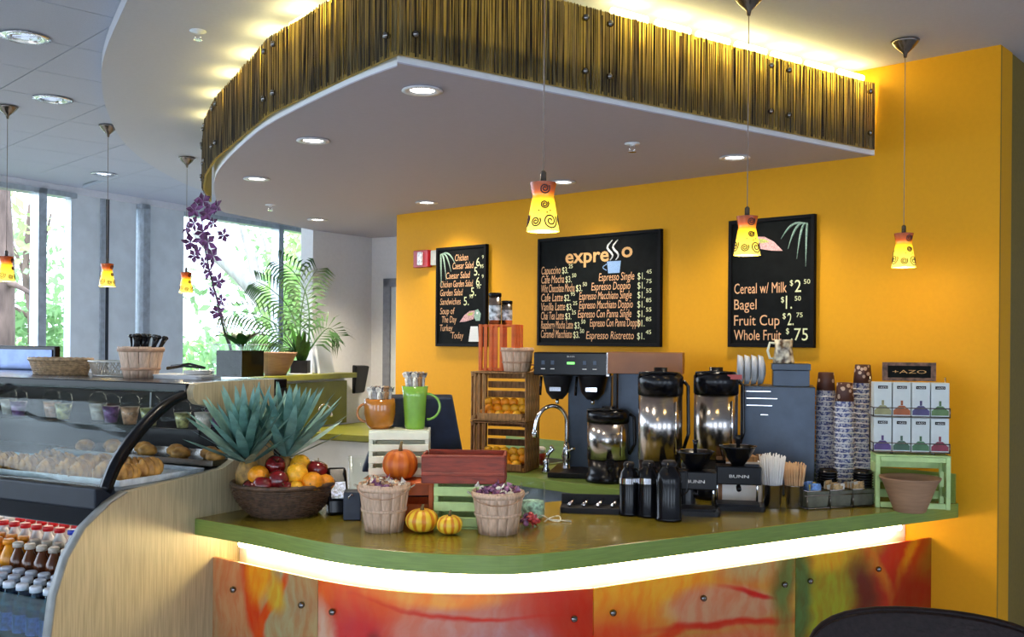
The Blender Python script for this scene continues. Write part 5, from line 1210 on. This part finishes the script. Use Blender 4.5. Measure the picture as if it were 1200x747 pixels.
# black thermal bottles
def tbottle(px, py, w, h, lb, band):
    v = hz(px, py, CT); s = v.y / F; R = w / 2 * s; H = h * s * 1.02; t = thing('thermal_bottle', lb, 'bottle', (v.x, v.y + R, CT), R_.uniform(-.3, .3))
    MB().lathe([(R * .97, 0), (R * 1.03, .003), (R * 1.03, .01), (R * .97, .014), (R * .97, H * .62), (R * .98, H * .68), (R * .86, H * .80), (R * .55, H * .88), (R * .5, H * .93)], 26).build('bottle_body', m_black, t)
    MB().lathe([(R * .55, H * .90), (R * .6, H * .95), (R * .45, H)], 20).build('pump_cap', m_blackm, t)
    MB().tube([(0, 0, H * .95), (0, -R * .7, H * .96), (0, -R * 1.15, H * .90)], .004, 6).build('spout', m_black, t)
    MB().tube([(R * .6, .0, H * .88), (R * 1.35, 0, H * .82), (R * 1.4, 0, H * .5), (R * .98, 0, H * .42)], .004, 6).build('handle', m_black, t)
    if band: MB().lathe([(R * .995, H * .60), (R * .995, H * .70)], 26, caps=False).build('silver_band', m_chrome, t)
tbottle(738, 606, 23, 62, 'black thermal bottle with silver band, leftmost of the row', True)
tbottle(761, 608, 26, 65, 'black thermal bottle with silver band, second of the row', True)
tbottle(786, 613, 31, 70, 'plain black thermal bottle, largest and nearest of the row', False)
tbottle(806, 600, 22, 56, 'small black thermal bottle half hidden behind the nearest one', False)
# two black pour-over stands
def stand(px, py, lb, txt, w=58):
    v = hz(px, py, CT); s = v.y / F; W = w * s; t = thing('drip_stand', lb, 'coffee stand', (v.x, v.y + .06, CT), -.15)
    MB().rbox((0, 0, .009), (W, .12, .018), .015).build('foot', m_black, t)
    MB().rbox((0, 0, .021), (W * .8, .10, .005), .012).build('drip_grid', m_blackm, t)
    for sx in (-1, 1): MB().tube([(sx * W * .38, .035, .015), (sx * W * .38, .035, .12)], .004, 8).build('post', m_chrome, t)
    H = 83 * s
    MB().box((0, -.005, H * .50), (W * .84, .09, H * .26)).build('front_box', m_black, t, bev=.004)
    if txt: text(txt, t, -W * .18, H * .47, W * .36, .014, m_paper, y=-.0512)
    MB().lathe([(.02, H * .62), (.042, H * .74), (.062, H * .88), (.066, H * .90), (.060, H * .90), (.03, H * .76), (.001, H * .7)], 26).build('filter_bowl', m_black, t)
    MB().lathe([(.064, H * .895), (.067, H * .905)], 26, caps=False).build('bowl_rim', m_chrome, t)
    MB().tube([(0.0, 0, H * .8), (.0, 0, H * 1.0), (0, 0, H * 1.06)], [.007, .007, .011], 8).build('lid_knob', m_black, t)
    MB().tube([(0, -.03, H * .34), (0, -.05, H * .30)], .009, 8).build('tap', m_black, t)
stand(818, 606, 'black drip coffee stand, left one beside the largest thermal bottle', 'BUNN')
stand(869, 600, 'black drip coffee stand lettered on its front, right one', 'BUNN', 62)
# ---------------------------------------------------------------- right group
v = hy(910, 600, 3.98); s = 3.98 / F
t = thing('steel_cabinet', 'blue grey slotted steel machine against the yellow wall', 'machine', (v.x, 3.98, CT), WR * .35)
Hs = hy(910, 453, 3.9).z - CT
MB().box((0, 0, Hs / 2), (.285, .22, Hs)).build('casing', m_bluesteel, t, bev=.004)
for k, (dx, w_) in enumerate(((-.08, .11), (-.09, .06), (-.03, .06), (-.07, .10), (-.05, .03))): boxp('slot_trim', m_chrome, t, (dx, -.112, Hs - .02 - .028 * [0, 1, 1, 2, 3.3][k]), (w_, .004, .004))
pb = MB().lathe([(.02, 0), (.055, .01), (.062, .03), (.060, .03), (.052, .013), (.001, .006)], 24)
bmesh_ = pb.mesh('bowl_wall', M('pale_bowl', (.42, .46, .52), .35))
for k in range(4):
    o = bpy.data.objects.new('bowl', bmesh_); COL.objects.link(o); tag(o, 'pale grey bowl stacked on edge on the steel machine', 'bowl', 'bowls stacked on edge on the machine'); p = hy(873 + 8 * k, 444, 3.96); o.location = (p.x, 3.96, CT + Hs + .062); o.rotation_euler = (0, -PI / 2 + .1 * 0, -.2)
p = hy(927, 452, 3.93); t = thing('metal_box', 'small blue grey metal box with lid on top of the steel machine', 'box', (p.x, 3.94, CT + Hs + .001), WR * .3)
hb = 26 * s; MB().box((0, 0, hb * .35), (.14, .12, hb * .7)).build('box_body', m_bluesteel, t, bev=.002); MB().box((0, 0, hb * .85), (.148, .128, hb * .28)).build('box_lid', m_bluesteel, t, bev=.002)
p2_ = hy(919, 425, 3.92); t = thing('mug', 'patterned cream mug on top of the small metal box', 'mug', (p2_.x, 3.93, CT + Hs + hb + .001))
m_patt = M('patterned_glaze', (.12, .06, .03), .3, var=.5, scale=45, col2=(.75, .68, .5), detail=1)
MB().lathe([(.040, 0), (.042, .005), (.034, .06), (.036, .095), (.033, .095), (.031, .06), (.038, .008), (.001, .008)], 24).build('mug_body', m_patt, t)
MB().tube([(-.034, 0, .08), (-.055, 0, .082), (-.064, 0, .05), (-.055, 0, .02), (-.040, 0, .02)], .005, 8).build('handle', m_cream, t)
# cups: inverted stacks
def cup_mat():
    m, t, b, out = nt('paper_cup'); N = t.nodes; L = t.links
    tc = N.new('ShaderNodeTexCoord'); sx = N.new('ShaderNodeSeparateXYZ'); L.new(tc.outputs['Object'], sx.inputs[0])
    gt = N.new('ShaderNodeMath'); gt.operation = 'GREATER_THAN'; gt.inputs[1].default_value = .026; L.new(sx.outputs[2], gt.inputs[0])
    vo = N.new('ShaderNodeTexVoronoi'); vo.inputs['Scale'].default_value = 42; L.new(tc.outputs['Object'], vo.inputs['Vector'])
    r1 = N.new('ShaderNodeValToRGB'); L.new(vo.outputs['Distance'], r1.inputs[0]); r1.color_ramp.interpolation = 'CONSTANT'
    r1.color_ramp.elements[0].color = (.55, .40, .30, 1); r1.color_ramp.elements[1].color = (.07, .02, .012, 1); r1.color_ramp.elements[1].position = .33
    wv = N.new('ShaderNodeTexNoise'); wv.inputs['Scale'].default_value = 130; L.new(tc.outputs['Object'], wv.inputs['Vector'])
    r2 = N.new('ShaderNodeValToRGB'); L.new(wv.outputs['Fac'], r2.inputs[0]); r2.color_ramp.elements[0].position = .45; r2.color_ramp.elements[1].position = .55
    r2.color_ramp.elements[0].color = (.10, .13, .35, 1); r2.color_ramp.elements[1].color = (.70, .72, .80, 1)
    mx = N.new('ShaderNodeMix'); mx.data_type = 'RGBA'; L.new(gt.outputs[0], mx.inputs[0]); L.new(r2.outputs[0], mx.inputs[6]); L.new(r1.outputs[0], mx.inputs[7]); L.new(mx.outputs[2], b.inputs['Base Color'])
    b.inputs['Roughness'].default_value = .5; return m
m_cup = cup_mat()
cupb = MB().lathe([(.0385, .002), (.030, .096), (.028, .098), (.028, .094), (.001, .094)], 24).mesh('paper_cup', m_cup)
rimm = MB().lathe([(.038, .0), (.0415, .001), (.0415, .004), (.0385, .005), (.038, 0)], 24, caps=False).mesh('rolled_rim', M('rim_white', (.8, .8, .82), .4))
for (px, ytop, y, lb, g) in ((967, 437, 3.93, 'brown and white paper cup in the left upturned stack', 'paper cups in the left stack'), (989, 449, 3.80, 'brown and white paper cup in the shorter middle upturned stack', 'paper cups in the middle stack'), (1010, 428, 3.86, 'brown and white paper cup in the tall right upturned stack', 'paper cups in the right stack')):
    p = hy(px, 560, y); zt_ = hy(px, ytop, y).z; n = int((zt_ - CT - .096) / .0187); pit = (zt_ - CT - .097) / n
    for k in range(n + 1):
        o = bpy.data.objects.new('paper_cup', cupb); COL.objects.link(o); tag(o, lb, 'cup', g); o.location = (p.x, y, CT + .0005 + k * pit); o.rotation_euler.z = k * 1.3; o.scale = (24.5 * y / F / .083,) * 2 + (1,)
        r = bpy.data.objects.new('rolled_rim', rimm); COL.objects.link(r); r.parent = o
# black lids
lidm = MB().lathe([(.001, .008), (.030, .008), (.033, .012), (.036, .004), (.040, .003), (.040, 0)], 24, caps=False).mesh('lid_shell', m_black)
for (px, lb, g) in ((972, 'black cup lid in the left pile before the cups', 'black lids in the left pile'), (1011, 'black cup lid in the right pile before the cups', 'black lids in the right pile')):
    y = 3.66; p = hy(px, 560, y)
    for k in range(13):
        o = bpy.data.objects.new('cup_lid', lidm); COL.objects.link(o); tag(o, lb, 'lid', g); o.location = (p.x, y + (.0 if px > 1000 else .02), CT + .0005 + k * .0098); o.scale = (.95, .95, 1)
# rack of sugar bins
va, vb = hz(946, 598, CT), hz(1026, 594, CT); d = (vb - va); rzb = math.atan2(d.y, d.x); L = d.length
t = thing('bin_rack', 'wire rack holding three grey metal packet bins', 'rack', (va.x, va.y, CT), rzb)
mb = MB()
for yy in (0.0, .09): mb.tube([(-.01, yy, .004), (L + .01, yy, .004)], .002, 5).tube([(-.01, yy, .05), (L + .01, yy, .05)], .002, 5)
for k in range(4):
    x = L * k / 3; mb.tube([(x, 0, .006), (x, 0, .05)], .002, 5).tube([(x, .09, .006), (x, .09, .08)], .002, 5).tube([(x, 0, .004), (x, .09, .004)], .002, 5)
    for yy in (0, .09): MB().sphere((x, yy, .004), .004, 8, 6).build('foot', m_black, t)
mb.build('wire_frame', m_bronze, t)
m_bin = M('grey_bin_metal', (.16, .165, .13), .35, .5, var=.2)
pktm = {k: MB().box((0, 0, .03), (.026, .0015, .06)).mesh('packet', m) for k, m in (('tan', M('tan_packet', (.50, .33, .15), .6, var=.4, scale=80)), ('blue', M('blue_packet', (.15, .30, .65), .5, var=.4, scale=80)), ('yellow', M('yellow_packet', (.75, .55, .10), .5, var=.3, scale=80)), ('white', M('white_packet', (.7, .7, .66), .6)))}
Rb = Matrix.Rotation(rzb, 4, 'Z')
for i, (lb, cols, g, plb) in enumerate((('grey metal bin of blue and yellow packets, left in the rack', ('blue', 'yellow', 'blue'), 'packets in the left bin', 'blue or yellow sweetener packet in the left bin'), ('grey metal bin of tan packets, middle of the rack', ('tan', 'white', 'tan'), 'packets in the middle bin', 'tan or white sugar packet in the middle bin'), ('grey metal bin of tan packets, right in the rack beside the clay bowl', ('tan', 'tan', 'white'), 'packets in the right bin', 'tan or white sugar packet in the right bin'))):
    W = L / 3 - .006; xc = L * (i + .5) / 3; q = Rb @ Vector((xc, .045, 0)); b_ = thing('packet_bin', lb, 'bin', (va.x + q.x, va.y + q.y, CT + .0075), rzb)
    wb, dbb, hh2 = W * .43, .036, .058
    mb = MB()
    mb.add([(-wb, -dbb, 0), (wb, -dbb, 0), (wb, dbb, 0), (-wb, dbb, 0), (-W / 2, -.041, hh2), (W / 2, -.041, hh2), (W / 2, .041, hh2), (-W / 2, .041, hh2)], [(3, 2, 1, 0), (0, 1, 5, 4), (1, 2, 6, 5), (2, 3, 7, 6), (3, 0, 4, 7)])
    o = mb.build('bin_wall', m_bin, b_); md = o.modifiers.new('thick', 'SOLIDIFY'); md.thickness = .002; md.offset = 1
    MB().tube([(-W / 2, -.042, hh2), (W / 2, -.042, hh2), (W / 2, .042, hh2), (-W / 2, .042, hh2)], .0022, 5, True).build('rim', m_bronze, b_)
    for k in range(14):
        q = Rb @ Vector((xc + R_.uniform(-.016, .016), .012 + .005 * k, 0)); o = bpy.data.objects.new('sugar_packet', pktm[cols[k % 3]]); COL.objects.link(o); tag(o, plb, 'packet', g); o.location = (va.x + q.x, va.y + q.y, CT + .022 + R_.uniform(0, .012)); o.rotation_euler = (R_.uniform(-.1, .1), R_.uniform(-.25, .25), rzb + R_.uniform(-.2, .2))
# straw and stirrer buckets
def sticks(px, py, w, h, hs, lb, mat, slb, g, n, spread, nm):
    v = hz(px, py, CT); s = v.y / F; R = w / 2 * s; t = thing('metal_cup', lb, 'cup', (v.x, v.y + R, CT)); H = h * s
    MB().lathe([(R * .78, 0), (R * .8, .003), (R, H), (R * 1.05, H + .002), (R * .97, H), (R * .76, .006), (.001, .006)], 24).build('cup_wall', m_steel, t)
    sm = MB().tube([(0, 0, 0), (0, 0, hs * s - .012)], .0022, 5).mesh('stick', mat)
    for k in range(n):
        a = k * 2.4; f = math.sqrt((k + .5) / n); o = bpy.data.objects.new(nm, sm); COL.objects.link(o); tag(o, slb, 'straw' if nm == 'straw' else 'stirrer', g)
        o.location = (v.x + R * .6 * f * math.cos(a), v.y + R + R * .6 * f * math.sin(a), CT + .008); o.rotation_euler = (-spread * f * math.sin(a), spread * f * math.cos(a), 0); o.scale.z = R_.uniform(.93, 1.03)
sticks(908, 597, 26, 27, 64, 'small steel cup of white straws beside the drip stand', m_paper, 'white straw standing in the left steel cup', 'white straws in the left steel cup', 70, .13, 'straw')
sticks(934, 597, 24, 26, 54, 'small steel cup of tan stirrers left of the packet bins', M('stirrer_wood', (.60, .38, .20), .6, var=.2), 'tan wooden stirrer standing in the right steel cup', 'tan stirrers in the right steel cup', 55, .14, 'stirrer')
v = hy(868, 596, 3.72); t = thing('napkin_box', 'white box of napkins with brown end behind the right drip stand', 'box', (v.x, 3.75, CT), .0)
MB().box((0, 0, .075), (.15, .09, .15)).build('napkins', m_paper, t); MB().box((.085, 0, .085), (.02, .10, .17)).build('brown_end', m_brownd, t); MB().box((-.085, 0, .085), (.02, .10, .17)).build('brown_end', m_brownd, t); MB().box((0, 0, .16), (.12, .08, .02)).build('inner_tray', m_brownw, t)
# pale green crate, tea rack, clay bowl
v = hz(1066, 597, CT); s = v.y / F; y = v.y + .06; s = y / F; hcr = 60 * s
q = hy(1066, 560, y); gc = thing('small_crate', 'pale green slatted crate on its side under the tea rack', 'crate', (q.x, q.y, CT), WR * .25)
Wc = 82 * s
for sx in (-1, 1):
    boxp('post', m_lgreen, gc, (sx * (Wc / 2 - .008), -.05, hcr / 2), (.016, .014, hcr)); boxp('post', m_lgreen, gc, (sx * (Wc / 2 - .008), .05, hcr / 2), (.016, .014, hcr))
    for k in range(2): boxp('slat', m_lgreen, gc, (sx * (Wc / 2 - .003), 0, hcr * (.28 + .48 * k)), (.006, .086, .035))
boxp('slat', m_lgreen, gc, (0, -.052, hcr - .01), (Wc - .034, .012, .018)); boxp('slat', m_lgreen, gc, (0, -.052, .012), (Wc - .034, .012, .02))
for k in range(3): boxp('slat', m_lgreen, gc, (0, .058, hcr * (.2 + .3 * k)), (Wc, .006, .03))
boxp('top_board', m_lgreen, gc, (0, 0, hcr + .003), (Wc, .12, .006))
zr = CT + hcr + .0065
q = hy(1065, 500, y + .01); tr = thing('tea_rack', 'black wire rack of eight tea boxes on the pale green crate', 'rack', (q.x, q.y, zr), WR * .25)
Wr = 84 * s; Hr = 86 * s; bxw = Wr / 4 - .004; bh = 39 * s
mb = MB()
for sx in (-1, 1):
    mb.tube([(sx * Wr / 2, .03, 0), (sx * Wr / 2, .03, Hr + .01)], .003, 6)
    for z_ in (.008, Hr / 2 + .002): mb.tube([(sx * Wr / 2, .03, z_), (sx * Wr / 2, -.045, z_), (sx * Wr / 2, -.045, z_ + .032), (sx * Wr / 2, .03, z_ + .032)], .0022, 6)
for z_ in (.008, Hr / 2 + .002):
    for yy, dz in ((-.045, 0), (-.045, .032), (.03, 0), (0, 0)): mb.tube([(-Wr / 2, yy, z_ + dz), (Wr / 2, yy, z_ + dz)], .0022, 6)
mb.tube([(-Wr * .25, -.03, 0), (-Wr * .25, -.03, .008)], .006, 6).tube([(Wr * .3, -.03, 0), (Wr * .3, -.03, .008)], .006, 6)
mb.build('wire_frame', m_bronze, tr)
sg = MB().box((.005, .03, Hr + .03), (60 * s, .008, 22 * s)).build('sign_board', M('sign_rust', (.14, .07, .045), .6, var=.6, scale=50), tr)
MB().box((.005, .0245, Hr + .03), (48 * s, .003, 14 * s)).build('sign_face', m_board, sg)
text('+AZO', sg, .005 - 19 * s, Hr + .024, 38 * s, .016, m_chalkt, y=.0222)
m_tbox = M('tea_box_card', (.60, .66, .66), .5, var=.05)
tcol = [(.28, .27, .12), (.33, .08, .015), (.05, .04, .14), (.09, .18, .06), (.07, .03, .16), (.03, .09, .05), (.05, .15, .06), (.22, .015, .04)]
tname = ['olive', 'orange brown', 'navy', 'green', 'violet', 'dark green', 'leaf green', 'crimson']
Rt = Matrix.Rotation(WR * .25, 4, 'Z')
for k in range(8):
    r = k // 4; i = k % 4; zz = zr + (Hr / 2 + .002 if r == 0 else .008) + .0025; q2 = Rt @ Vector((-Wr / 2 + Wr * (i + .5) / 4, -.01, 0))
    t = thing('tea_box', 'pale tea box with %s patch, %s row of the rack' % (tname[k], 'upper' if r == 0 else 'lower'), 'tea box', (q.x + q2.x, q.y + q2.y, zz), WR * .25)
    MB().box((0, 0, bh / 2), (bxw, .062, bh)).build('carton', m_tbox, t, bev=.001)
    mm_ = M('tea_' + tname[k].replace(' ', '_'), tcol[k], .5, var=.2)
    MB().slab([(-bxw * .47, -.0316, .004), (bxw * .47, -.0316, .004), (bxw * .47, -.0316, .02), (bxw * .15, -.0316, .038), (-bxw * .15, -.0316, .038), (-bxw * .47, -.0316, .02)], (0, -.0006, 0)).build('colour_patch', mm_, t)
    MB().box((0, -.0318, .048), (.008, .0008, .018)).build('small_mark', mm_, t)
    pl = MB().box((0, -.0318, bh - .018), (bxw * .55, .0008, .011)).build('name_plate', m_board, t)
    text('+AZO', t, -bxw * .22, bh - .0215, bxw * .44, .008, m_paper, y=-.0326)
v = hz(1066, 598, CT); s = v.y / F
t = thing('clay_bowl', 'tall flared terracotta bowl in front of the pale green crate', 'bowl', (v.x - .012, v.y - .03, CT))
s = (v.y - .03) / F
MB().lathe([(17 * s, 0), (18 * s, .004), (22 * s, 12 * s), (30 * s, 33 * s), (34 * s, 39 * s), (34.5 * s, 40.5 * s), (32 * s, 40 * s), (28 * s, 33 * s), (18 * s, .012), (.001, .01)], 36).build('bowl_wall', m_clay, t)
# papers / tray in the gap behind the counter
v = hz(695, 603, CT); t = thing('tool_tray', 'low dark tray with silver tools behind the counter edge', 'tray', (v.x, v.y + .05, CT), -.12)
MB().rbox((0, 0, .01), (.22, .10, .02), .01).build('tray_body', m_blackm, t); MB().box((0, .045, .03), (.22, .01, .05)).build('back_rim', m_blackm, t)
for k in range(4): MB().tube([(-.08 + .05 * k, -.03, .026), (-.06 + .05 * k, .03, .04)], .006, 6).build('tool', m_chrome, t)

# ---------------------------------------------------------------- chair in the corner
q = hy(1095, 722, 2.3); zt_ = q.z
t = thing('lounge_chair', 'dark leather chair with rounded back at the lower right corner', 'chair', (q.x, q.y, 0), -.35)
n = 20; A = []; B = []; mb = MB()
Rr = .27
vs = []
for i in range(n + 1):
    a = PI * (i / n) ; x = -Rr * math.cos(a) * 1.0; top = zt_ - .10 * (abs(i / n - .5) * 2) ** 2.4; yy = -.02 - .10 * math.sin(a)
    A.append((x, -yy - .1, .50)); B.append((x * 1.03, -yy - .06, top))
mb.strip(A, B, thick=[(0, -.05, 0)] * (n + 1)); o = mb.build('backrest', m_leather, t, bev=.012)
MB().rbox((0, -.22, .44), (.50, .46, .12), .06).build('seat', m_leather, t, bev=.02)
for sx in (-1, 1):
    for sy in (-.40, -.03): MB().cyl((sx * .2, sy, 0), .014, .39, 12, .02).build('leg', m_bronze, t)
MB().tube([Vector(b) + Vector((0, -.03, .002)) for b in B], .008, 8).build('piping', m_leather, t)

# ---------------------------------------------------------------- outside
gr = tag(MB().box((-14, 16, -.25), (46, 50, .2)).build('lawn', m_lawn), None, None); gr['kind'] = 'structure'
def leaves(n, cx, cy, cz, rx, ry, rz, size=.12, shell=.5):
    mb = MB()
    for k in range(n):
        while True:
            p = Vector((R_.uniform(-1, 1), R_.uniform(-1, 1), R_.uniform(-1, 1)))
            if shell < p.length < 1: break
        c = Vector((cx + p.x * rx, cy + p.y * ry, cz + p.z * rz)); a = Vector((R_.gauss(0, 1), R_.gauss(0, 1), R_.gauss(0, 1))).normalized(); b = a.cross(Vector((R_.gauss(0, 1), R_.gauss(0, 1), R_.gauss(0, 1)))).normalized(); s = size * R_.uniform(.5, 1.2)
        mb.add([c - a * s, c + b * s * .45, c + a * s, c - b * s * .45], [(0, 1, 2, 3)])
    return mb
def tree(label, path, r0, crowns, mat, bark, branches=()):
    b = Vector(path[0]); t = thing('tree', label, 'tree', (b.x, b.y, 0)); P = cat([Vector(p) for p in path], 4)
    MB().tube([p - Vector((b.x, b.y, 0)) for p in P], [r0 * (1 - .6 * i / len(P)) for i in range(len(P))], 12).build('trunk', bark, t)
    for br_ in branches:
        Q = cat([Vector(p) for p in br_[1:]], 4); MB().tube([p - Vector((b.x, b.y, 0)) for p in Q], [br_[0] * (1 - .75 * i / len(Q)) for i in range(len(Q))], 8).build('branch', bark, t)
    for (n, cx, cy, cz, rx, ry, rz, sz) in crowns:
        o = leaves(n, cx - b.x, cy - b.y, cz, rx, ry, rz, sz, .2).build('foliage', mat, t); o['kind'] = 'stuff'
h = lambda px, py, y: tuple(hy(px, py, y))
yy = 13.5
def g0(px, y): p = hy(px, 400, y); return (p.x, p.y, -.15)
tree('large leaning tree with pale forked trunk outside the right window', [g0(350, yy), h(345, 440, yy), h(337, 395, yy), h(345, 340, yy), h(362, 285, yy), h(372, 220, yy)], .30, [(160, *h(300, 345, 14.5), 1.1, 1.0, .7, .10), (200, *h(345, 300, 14.8), .8, .8, .8, .10)], m_fol2, m_barkw,
     [(.19, h(338, 392, yy), h(310, 350, yy), h(282, 322, yy), h(255, 300, yy), h(228, 270, yy)), (.09, h(300, 340, yy), h(296, 305, yy), h(285, 270, yy), h(280, 240, yy)), (.07, h(345, 345, yy), h(325, 320, yy), h(312, 285, yy), h(300, 250, yy))])
tree('leafy green tree seen through the narrow pane at the right', [g0(372, 12.5), h(368, 380, 12.5), h(358, 300, 12.5)], .12, [(1300, *h(352, 365, 12.8), .55, .6, 1.2, .08)], m_fol1, m_bark)
tree('thick dark trunk at the left edge of the left window', [g0(-2, 10.5), h(0, 380, 10.5), h(2, 300, 10.5), h(0, 215, 10.5), h(-4, 100, 10.5)], .17, [(300, *h(-30, 250, 11), .8, .8, .8, .10)], m_fol1, m_bark, [(.05, h(2, 330, 10.5), h(20, 335, 10.4), h(45, 350, 10.3))])
tree('bare twiggy tree with small bright leaves in the left window', [g0(40, 12.5), h(38, 380, 12.5), h(30, 320, 12.5), h(36, 240, 12.5)], .07, [(500, *h(28, 330, 13), 1.0, .8, .9, .09), (700, *h(30, 390, 13), 1.2, .8, .4, .09)], m_fol2, m_bark,
     [(.035, h(36, 340, 12.5), h(20, 300, 12.5), h(8, 270, 12.5)), (.03, h(34, 310, 12.5), h(52, 280, 12.5), h(60, 250, 12.5)), (.03, h(37, 375, 12.5), h(20, 362, 12.5), h(2, 358, 12.5))])
for k, (px, y, w) in enumerate(((20, 17, 2.6), (80, 18, 2.2), (250, 19, 2.2), (300, 20, 2.4), (360, 18, 2.2))):
    p = hy(px, 400, y); t = thing('bush', 'distant bright green bush outside the %s' % ('left window, left one' if k == 0 else 'left window, right one' if k == 1 else ('right window, left one', 'right window, middle one', 'right window, right one')[k - 2]), 'bush', (p.x, p.y, -.15))
    o = leaves(800, 0, 0, 1.0, w, 1.0, .95, .16, .3).build('foliage', m_fol1 if k % 2 else m_fol2, t); o['kind'] = 'stuff'
    MB().cyl((0, 0, 0), .08, 1.2).build('trunk', m_bark, t)
bpy.context.view_layer.update()
